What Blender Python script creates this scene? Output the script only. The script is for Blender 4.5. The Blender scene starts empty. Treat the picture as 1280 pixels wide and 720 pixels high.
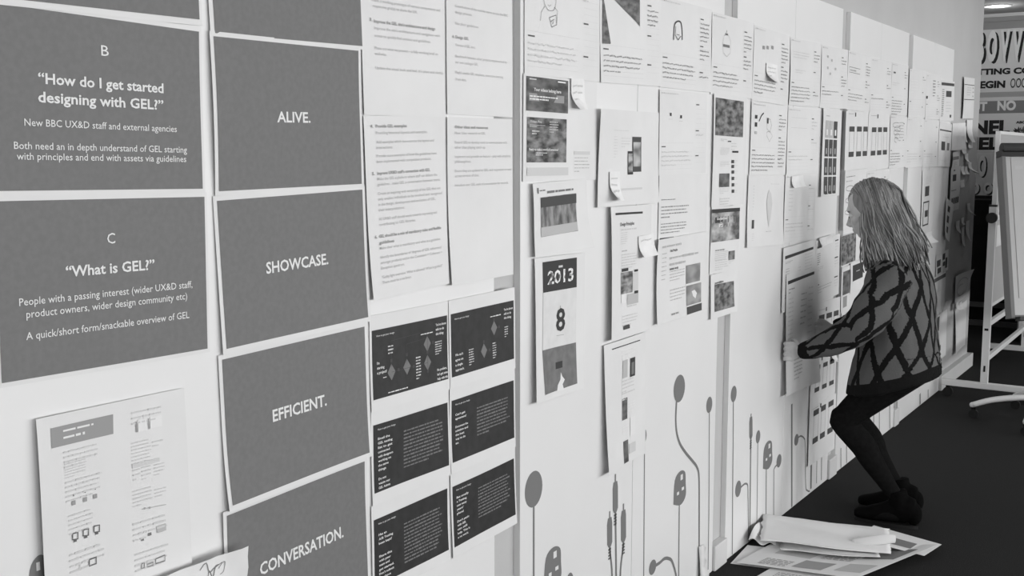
import bpy, bmesh, math, random
from mathutils import Vector, Matrix, noise
random.seed(7)
C = bpy.context.scene.collection
sc = bpy.context.scene

# ------------------------------------------------------------------ camera
cd = bpy.data.cameras.new('camera'); cam = bpy.data.objects.new('camera', cd); C.objects.link(cam)
cd.sensor_width = 36.0; cd.lens = 1380.0/1280.0*36.0; cd.clip_start = .05; cd.clip_end = 60
cam.matrix_world = Matrix(((.83833958, -.0658795, .54115306, 1.583),
                           (.54514837, .10131076, -.83219552, 0.0),
                           (0.0, .99267115, .12084692, 1.597),
                           (0, 0, 0, 1)))
sc.camera = cam
sc.view_settings.view_transform = 'Standard'; sc.view_settings.look = 'None'
sc.view_settings.gamma = 1.0; sc.view_settings.use_curve_mapping = False
sc.view_settings.exposure = 0.0
# ------------------------------------------------------------------ world: overcast sky outside the windows
w = bpy.data.worlds.new('overcast_sky'); sc.world = w; w.use_nodes = True
w.node_tree.nodes['Background'].inputs[0].default_value = (.8, .8, .8, 1)
w.node_tree.nodes['Background'].inputs[1].default_value = 1.0
# ------------------------------------------------------------------ daylight through the windows of the right-hand wall
RX = 5.2                                   # inner face of the window wall
WINDOWS = [(-2.2, -.2), (.2, 2.2), (2.6, 4.6), (5.2, 7.2), (8.2, 10.2)]
WPOWER = [78, 88, 84, 84, 62]
def area_light(name, loc, rot, sx, sy, power):
    l = bpy.data.lights.new(name, 'AREA'); l.shape = 'RECTANGLE'; l.size = sx; l.size_y = sy; l.energy = power
    o = bpy.data.objects.new(name, l); C.objects.link(o); o.location = loc; o.rotation_euler = rot; return o
for (a, b), p in zip(WINDOWS, WPOWER):
    area_light('window_daylight', (RX+.22, (a+b)/2, 1.60), (0, math.radians(90), 0), 1.5, b-a, p)
area_light('overhead_fill', (2.6, 1.5, 2.86), (0, 0, 0), 1.2, 4.0, 9)  # added overhead fill, separate from the windows; no ceiling panel there
area_light('overhead_fill', (1.3, 7.9, 2.86), (0, 0, 0), .8, 2.2, 8)  # extra fill added to brighten the wall corner shaded by the revolving whiteboard

# ------------------------------------------------------------------ materials
def lin(t):
    s = t/255.0
    return s/12.92 if s <= .04045 else ((s+.055)/1.055)**2.4
def alb(t): return min(.9, lin(t)/.885)
MATS = {}
def base_mat(name, v, rough=.75, spec=.3):
    m = bpy.data.materials.new(name); m.use_nodes = True
    b = m.node_tree.nodes['Principled BSDF']
    b.inputs['Base Color'].default_value = (v, v, v, 1); b.inputs['Roughness'].default_value = rough
    b.inputs['Specular IOR Level'].default_value = spec
    MATS[name] = m; return m
def noisy(name, v0, v1, scale, rough=.8, detail=3, bump=0, bscale=None, spec=.3, lo=.35, hi=.65, stretch=(1,1,1), ramp=None):
    m = base_mat(name, v0, rough, spec); nt = m.node_tree; b = nt.nodes['Principled BSDF']
    tc = nt.nodes.new('ShaderNodeTexCoord'); mp = nt.nodes.new('ShaderNodeMapping'); mp.inputs['Scale'].default_value = stretch
    nt.links.new(tc.outputs['Object'], mp.inputs[0])
    n = nt.nodes.new('ShaderNodeTexNoise'); n.inputs['Scale'].default_value = scale; n.inputs['Detail'].default_value = detail
    nt.links.new(mp.outputs[0], n.inputs['Vector'])
    r = nt.nodes.new('ShaderNodeValToRGB'); r.color_ramp.elements[0].position = lo; r.color_ramp.elements[1].position = hi
    r.color_ramp.elements[0].color = (v0, v0, v0, 1); r.color_ramp.elements[1].color = (v1, v1, v1, 1)
    if ramp:
        r.color_ramp.interpolation = 'CONSTANT' if ramp == 'c' else 'LINEAR'
    nt.links.new(n.outputs['Fac'], r.inputs[0]); nt.links.new(r.outputs[0], b.inputs['Base Color'])
    if bump:
        n2 = nt.nodes.new('ShaderNodeTexNoise'); n2.inputs['Scale'].default_value = bscale or scale; n2.inputs['Detail'].default_value = 2
        nt.links.new(mp.outputs[0], n2.inputs['Vector'])
        bp = nt.nodes.new('ShaderNodeBump'); bp.inputs['Strength'].default_value = bump; bp.inputs['Distance'].default_value = .01
        nt.links.new(n2.outputs['Fac'], bp.inputs['Height']); nt.links.new(bp.outputs[0], b.inputs['Normal'])
    return m
for t in (66, 80, 100, 120, 150, 180, 200, 222): base_mat('t%d' % t, alb(t), .8, .2)
noisy('t222p', alb(208), alb(214), 30, .8)
base_mat('ink_white', alb(222), .8, .2)
noisy('ink_mottle', alb(110), alb(235), 60, .8, lo=.42, hi=.52)
noisy('paper', alb(215), alb(219), 6, .75, bump=.03, bscale=30)
noisy('paper_bright', alb(222), alb(228), 8, .7, bump=.06, bscale=12)
noisy('sticky', alb(222), alb(230), 20, .8)
noisy('slide', alb(110), alb(115), 90, .7, detail=6, spec=.35)
noisy('navy', alb(42), alb(50), 40, .55, detail=4, spec=.4)
noisy('photo_a', alb(75), alb(125), 60, .7, detail=6, stretch=(1, .45, 1))
noisy('photo_b', alb(66), alb(120), 30, .7, detail=5, stretch=(1, .45, 1))
noisy('photo_c', alb(60), alb(140), 50, .7, detail=5, stretch=(1, .45, 1))
noisy('photo_d', alb(85), alb(150), 45, .7, detail=4, stretch=(1,1,.5))
noisy('photo_e', alb(108), alb(120), 40, .7)
noisy('photo_f', alb(110), alb(190), 28, .6, detail=1, stretch=(1, .45, 1))
noisy('photo_g', alb(70), alb(180), 40, .6, detail=2, stretch=(1, .45, 1))
noisy('photo_h', alb(120), alb(160), 25, .6, detail=1, stretch=(1, .45, 1))
noisy('photo_i', alb(80), alb(190), 22, .6, detail=3, stretch=(1, .45, 1))
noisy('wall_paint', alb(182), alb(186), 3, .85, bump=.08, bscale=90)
noisy('board_white', alb(221), alb(225), 1.5, .42, spec=.45, bump=.015, bscale=25)
base_mat('decal_grey', alb(118), .6, .3)
noisy('trim_paint', alb(205), alb(210), 4, .5)
noisy('carpet', alb(31), alb(52), 260, .95, detail=4, bump=.5, bscale=420, spec=.1)
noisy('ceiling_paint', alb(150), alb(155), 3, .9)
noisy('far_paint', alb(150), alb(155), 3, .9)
base_mat('poster_grey', alb(212), .8, .2); base_mat('poster_light', alb(226), .8, .2); base_mat('poster_dark', alb(44), .8, .2); base_mat('poster_band', alb(128), .8, .2); base_mat('poster_line', alb(165), .8, .2)
noisy('black_panel', alb(26), alb(32), 8, .7, spec=.2)
base_mat('grey_frame', alb(215), .45, .5); base_mat('frame_dark', alb(98), .5, .5); base_mat('black_plastic', alb(28), .5, .4)
base_mat('board_face', alb(172), .35, .5)
base_mat('metal', alb(200), .35, .5)
noisy('skin', alb(186), alb(194), 12, .55, spec=.35)
noisy('tights', alb(20), alb(25), 60, .95, spec=.04)
noisy('shoe_black', alb(10), alb(13), 30, .9, spec=.06)
noisy('hair_mid', alb(112), alb(138), 40, .5, spec=.35, stretch=(1, 1, .12))
noisy('hair_light', alb(138), alb(162), 40, .5, spec=.35, stretch=(1, 1, .12))
noisy('hair_dark', alb(86), alb(108), 40, .55, spec=.35, stretch=(1, 1, .12))
base_mat('eye_white', alb(200), .3); base_mat('eye_dark', alb(30), .2)
noisy('leaf', alb(60), alb(110), 30, .6)
noisy('print_news', alb(165), alb(215), 45, .8, detail=3, lo=.47, hi=.53)
m = base_mat('clear_glass', .9, .05, .5); m.node_tree.nodes['Principled BSDF'].inputs['Transmission Weight'].default_value = .85
m = base_mat('lamp_glow', .9); m.node_tree.nodes['Principled BSDF'].inputs['Emission Color'].default_value = (1, 1, 1, 1); m.node_tree.nodes['Principled BSDF'].inputs['Emission Strength'].default_value = 3
# knitted sweater: two crossing families of black bands laid out around the body and along the sleeves
def sweater_mat():
    m = base_mat('sweater_knit', alb(80), .95, .1); nt = m.node_tree; b = nt.nodes['Principled BSDF']
    N = nt.nodes.new; L = nt.links.new
    at = N('ShaderNodeAttribute'); at.attribute_name = 'pat'; sp = N('ShaderNodeSeparateXYZ'); L(at.outputs['Vector'], sp.inputs[0])
    tc = N('ShaderNodeTexCoord'); nz = N('ShaderNodeTexNoise'); nz.inputs['Scale'].default_value = 5; L(tc.outputs['Object'], nz.inputs['Vector'])
    nf = N('ShaderNodeTexNoise'); nf.inputs['Scale'].default_value = 160; L(tc.outputs['Object'], nf.inputs['Vector'])
    def M(op, a, bb, c=None):
        n = N('ShaderNodeMath'); n.operation = op
        for i, v in enumerate((a, bb, c)):
            if v is None: continue
            if isinstance(v, (int, float)): n.inputs[i].default_value = v
            else: L(v, n.inputs[i])
        return n.outputs[0]
    wob = M('MULTIPLY', M('SUBTRACT', nz.outputs['Fac'], .5), .42)
    jag = M('MULTIPLY', M('SUBTRACT', nf.outputs['Fac'], .5), .14)
    def band(ka, kb, ph, half):
        s = M('ADD', M('ADD', M('MULTIPLY', sp.outputs[0], ka), M('MULTIPLY', sp.outputs[1], kb)), M('ADD', wob, ph))
        fr = M('FRACT', s, None); d = M('ABSOLUTE', M('SUBTRACT', fr, .5), None)
        return M('LESS_THAN', M('ADD', d, jag), half)
    k = M('MAXIMUM', band(10.6, 3.6, .1, .13), band(9.4, -4.2, .45, .12))
    k = M('MAXIMUM', k, M('GREATER_THAN', sp.outputs[2], .5))
    mx = N('ShaderNodeMix'); mx.data_type = 'RGBA'; L(k, mx.inputs[0])
    mx.inputs[6].default_value = (alb(92),)*3+(1,); mx.inputs[7].default_value = (alb(24),)*3+(1,)
    L(mx.outputs[2], b.inputs['Base Color'])
    bp = N('ShaderNodeBump'); bp.inputs['Strength'].default_value = .5; bp.inputs['Distance'].default_value = .004
    L(nf.outputs['Fac'], bp.inputs['Height']); L(bp.outputs[0], b.inputs['Normal'])
sweater_mat()

# ------------------------------------------------------------------ helpers
def link(name, me, parent=None, loc=None):
    o = bpy.data.objects.new(name, me); C.objects.link(o)
    if parent: o.parent = parent
    if loc: o.location = loc
    return o
def tag(o, label, cat, group=None):
    o['label'] = label; o['category'] = cat
    if group: o['group'] = group
    return o
def thing(name, label, cat, loc=(0, 0, 0), rz=0, group=None):
    o = bpy.data.objects.new(name, None); C.objects.link(o); o.location = loc; o.rotation_euler = (0, 0, rz); o.empty_display_size = .05
    return tag(o, label, cat, group)
class MB:
    """collects geometry, becomes ONE mesh object"""
    def __init__(s): s.v = []; s.f = []; s.m = []; s.mats = []
    def mi(s, mat):
        if mat not in s.mats: s.mats.append(mat)
        return s.mats.index(mat)
    def add(s, vs, fs, mat):
        k = len(s.v); i = s.mi(mat); s.v += [tuple(p) for p in vs]; s.f += [tuple(q+k for q in f) for f in fs]; s.m += [i]*len(fs)
    def box(s, a, b, mat, M=None):
        x0, y0, z0 = a; x1, y1, z1 = b
        vs = [(x0,y0,z0),(x1,y0,z0),(x1,y1,z0),(x0,y1,z0),(x0,y0,z1),(x1,y0,z1),(x1,y1,z1),(x0,y1,z1)]
        if M: vs = [M @ Vector(p) for p in vs]
        s.add(vs, [(0,3,2,1),(4,5,6,7),(0,1,5,4),(1,2,6,5),(2,3,7,6),(3,0,4,7)], mat)
    def tube(s, pts, rad, mat, seg=10, hint=None, cap=True):
        pts = [Vector(p) for p in pts]; n = len(pts)
        rad = [(r, r) if isinstance(r, (int, float)) else r for r in (rad if isinstance(rad, list) else [rad]*n)]
        vs = []; prev = None
        for i, p in enumerate(pts):
            t = (pts[min(i+1, n-1)]-pts[max(i-1, 0)]).normalized()
            if hint is not None: a = Vector(hint)
            else: a = prev if prev is not None else (Vector((0, 0, 1)) if abs(t.z) < .9 else Vector((1, 0, 0)))
            a = (a-t*a.dot(t))
            a = a.normalized() if a.length > 1e-6 else t.orthogonal().normalized()
            prev = a; c = t.cross(a)
            for k in range(seg):
                th = 2*math.pi*k/seg
                vs.append(p+a*(math.cos(th)*rad[i][0])+c*(math.sin(th)*rad[i][1]))
        fs = []
        for i in range(n-1):
            for k in range(seg):
                fs.append((i*seg+k, i*seg+(k+1) % seg, (i+1)*seg+(k+1) % seg, (i+1)*seg+k))
        if cap: fs.append(tuple(reversed(range(seg)))); fs.append(tuple((n-1)*seg+k for k in range(seg)))
        s.add(vs, fs, mat)
    def ball(s, c, r, mat, R=None, nu=14, nv=9):
        r = (r, r, r) if isinstance(r, (int, float)) else r; vs = []; c = Vector(c)
        for j in range(1, nv):
            for i in range(nu):
                a = 2*math.pi*i/nu; b = math.pi*j/nv
                p = Vector((r[0]*math.sin(b)*math.cos(a), r[1]*math.sin(b)*math.sin(a), r[2]*math.cos(b)))
                vs.append(c+(R @ p if R else p))
        t = Vector((0, 0, r[2])); vs.append(c+(R @ t if R else t)); vs.append(c-(R @ t if R else t))
        fs = []
        for j in range(nv-2):
            for i in range(nu): fs.append((j*nu+i, (j+1)*nu+i, (j+1)*nu+(i+1) % nu, j*nu+(i+1) % nu))
        T = (nv-1)*nu
        for i in range(nu): fs.append((T, i, (i+1) % nu)); fs.append((T+1, (nv-2)*nu+(i+1) % nu, (nv-2)*nu+i))
        s.add(vs, fs, mat)
    def build(s, name, parent=None, loc=None, smooth=False, bevel=0):
        me = bpy.data.meshes.new(name); me.from_pydata(s.v, [], s.f)
        for m in s.mats: me.materials.append(MATS[m])
        me.polygons.foreach_set('material_index', s.m)
        if smooth: me.polygons.foreach_set('use_smooth', [True]*len(s.f))
        me.update(); o = link(name, me, parent, loc)
        if bevel:
            b = o.modifiers.new('bevel', 'BEVEL'); b.width = bevel; b.segments = 2; b.limit_method = 'ANGLE'
        return o
def struct(name, a, b, mat, bevel=0):
    m = MB(); m.box(a, b, mat); o = m.build(name, bevel=bevel); o['kind'] = 'structure'; return o
def spline(P, n=6):
    """Catmull-Rom through tuples of any length"""
    out = []
    for i in range(len(P)-1):
        p0 = P[max(i-1, 0)]; p1 = P[i]; p2 = P[i+1]; p3 = P[min(i+2, len(P)-1)]
        for k in range(n):
            t = k/n
            out.append(tuple(.5*((2*b)+(-a+c)*t+(2*a-5*b+4*c-d)*t*t+(-a+3*b-3*c+d)*t**3) for a, b, c, d in zip(p0, p1, p2, p3)))
    out.append(tuple(P[-1])); return out
def fused(name, mb, voxel, mat_names, smooth_it=4, parent=None, matfn=None):
    """union of overlapping forms as one continuous skin"""
    tmp = mb.build('tmp'); rm = tmp.modifiers.new('r', 'REMESH'); rm.mode = 'VOXEL'; rm.voxel_size = voxel
    sm = tmp.modifiers.new('s', 'SMOOTH'); sm.factor = .5; sm.iterations = smooth_it
    dg = bpy.context.evaluated_depsgraph_get(); dg.update()
    me = bpy.data.meshes.new_from_object(tmp.evaluated_get(dg)); me.name = name
    old = tmp.data; bpy.data.objects.remove(tmp); bpy.data.meshes.remove(old)
    me.materials.clear()
    for m in mat_names: me.materials.append(MATS[m])
    if matfn: me.polygons.foreach_set('material_index', [matfn(p.center) for p in me.polygons])
    else: me.polygons.foreach_set('material_index', [0]*len(me.polygons))
    me.polygons.foreach_set('use_smooth', [True]*len(me.polygons)); me.update()
    return link(name, me, parent)
_glyph = {}
def glyphs(s, bold, res=2):
    key = (s, bold)
    if key in _glyph: return _glyph[key]
    cu = bpy.data.curves.new('t', 'FONT'); cu.body = s; cu.size = 1; cu.resolution_u = res; cu.offset = {0: .004, 1: .022, 2: .05}[int(bold)]
    o = bpy.data.objects.new('t', cu); C.objects.link(o)
    dg = bpy.context.evaluated_depsgraph_get(); e = o.evaluated_get(dg); me = e.to_mesh()
    vs = [(v.co.x, v.co.y) for v in me.vertices]; fs = [tuple(p.vertices) for p in me.polygons]
    e.to_mesh_clear(); bpy.data.objects.remove(o); bpy.data.curves.remove(cu)
    x0 = min([v[0] for v in vs] or [0]); x1 = max([v[0] for v in vs] or [1])
    _glyph[key] = ([((x-x0)/(x1-x0), y) for x, y in vs], fs); return _glyph[key]
CAP = .69                                  # cap height of the built-in font at size 1

# ------------------------------------------------------------------ the room
YF = 11.4
struct('floor', (-2.6, -3.2, -.1), (RX+.2, YF+.1, 0), 'carpet')
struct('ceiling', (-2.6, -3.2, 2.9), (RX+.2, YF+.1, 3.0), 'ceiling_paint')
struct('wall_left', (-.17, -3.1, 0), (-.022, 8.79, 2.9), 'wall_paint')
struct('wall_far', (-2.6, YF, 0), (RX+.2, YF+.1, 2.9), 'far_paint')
struct('wall_back', (-2.6, -3.2, 0), (RX+.2, -3.1, 2.9), 'far_paint')
struct('wall_outer', (-2.7, -3.2, 0), (-2.6, YF+.1, 2.9), 'far_paint')
def window_wall():
    m = MB(); m.box((RX, -3.1, 0), (RX+.2, YF, .9), 'far_paint'); m.box((RX, -3.1, 2.4), (RX+.2, YF, 2.9), 'far_paint')
    e = [-3.1]+[q for ab in WINDOWS for q in ab]+[YF]
    for i in range(0, len(e), 2): m.box((RX, e[i], .9), (RX+.2, e[i+1], 2.4), 'far_paint')
    o = m.build('wall_right'); o['kind'] = 'structure'
    for i, (a, b) in enumerate(WINDOWS):
        f = MB(); t = .05
        for q in ((a, a+t), (b-t, b), ((a+b)/2-t/2, (a+b)/2+t/2)): f.box((RX+.06, q[0], .9), (RX+.12, q[1], 2.4), 'trim_paint')
        f.box((RX+.06, a, .9), (RX+.12, b, .95), 'trim_paint'); f.box((RX+.06, a, 2.35), (RX+.12, b, 2.4), 'trim_paint')
        f.box((RX-.06, a-.03, .86), (RX+.06, b+.03, .9), 'trim_paint')
        w_ = f.build('window_%d' % (i+1)); w_['kind'] = 'structure'
window_wall()
for a, b in ((2.35, 2.442), (3.847, 3.972), (5.285, 5.41), (6.545, 6.645), (7.74, 8.80)):
    struct('baseboard_left', (-.022, a+.002, 0), (.012 if a < 7 else .02, b-.002, .10), 'trim_paint', bevel=.004)
struct('baseboard_left', (-.19, 8.79, 0), (.02, 8.812, .10), 'trim_paint', bevel=.003)
struct('trim_1', (-2.6, YF-.02, 2.83), (RX, YF, 2.9), 'far_paint', bevel=.005)
struct('trim_2', (-2.6, YF-.05, 2.87), (RX, YF-.02, 2.9), 'trim_paint')

# white boards fixed to the wall, each of two panels with a seam, with the printed cable mural on them
BOARDS = [(1, .93, 2.35, 1.645, 'white wall board nearest the camera, mostly covered by the grey slides'),
          (2, 2.475, 3.847, 3.158, 'white wall board with the three jack plugs and the tablet print'),
          (3, 3.972, 5.285, 4.62, 'white wall board behind the floor papers, left of the woman'),
          (4, 5.41, 6.545, 5.967, 'white wall board behind the woman\'s head'),
          (5, 6.645, 7.74, 7.175, 'last white wall board before the far wall corner')]
PANEL = {}
for i, a, b, s_, lab in BOARDS:
    t = thing('wall_board', lab, 'wall board', (-.011, a, 0), 0, 'white boards along the wall'); PANEL[i] = t
    a2 = a-(.03 if i == 2 else 0)
    for (p, q) in ((a2 if False else a, s_-.0015), (s_+.0015, b)):
        m = MB(); m.box((-.0108, p-a, .0), (.011, q-a, 2.27), 'board_white'); m.build('panel', t, bevel=.0015)
    m = MB(); m.box((-.0108, s_-a-.0012, .002), (.0085, s_-a+.0012, 2.268), 'frame_dark'); m.build('seam_strip', t)

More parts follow.
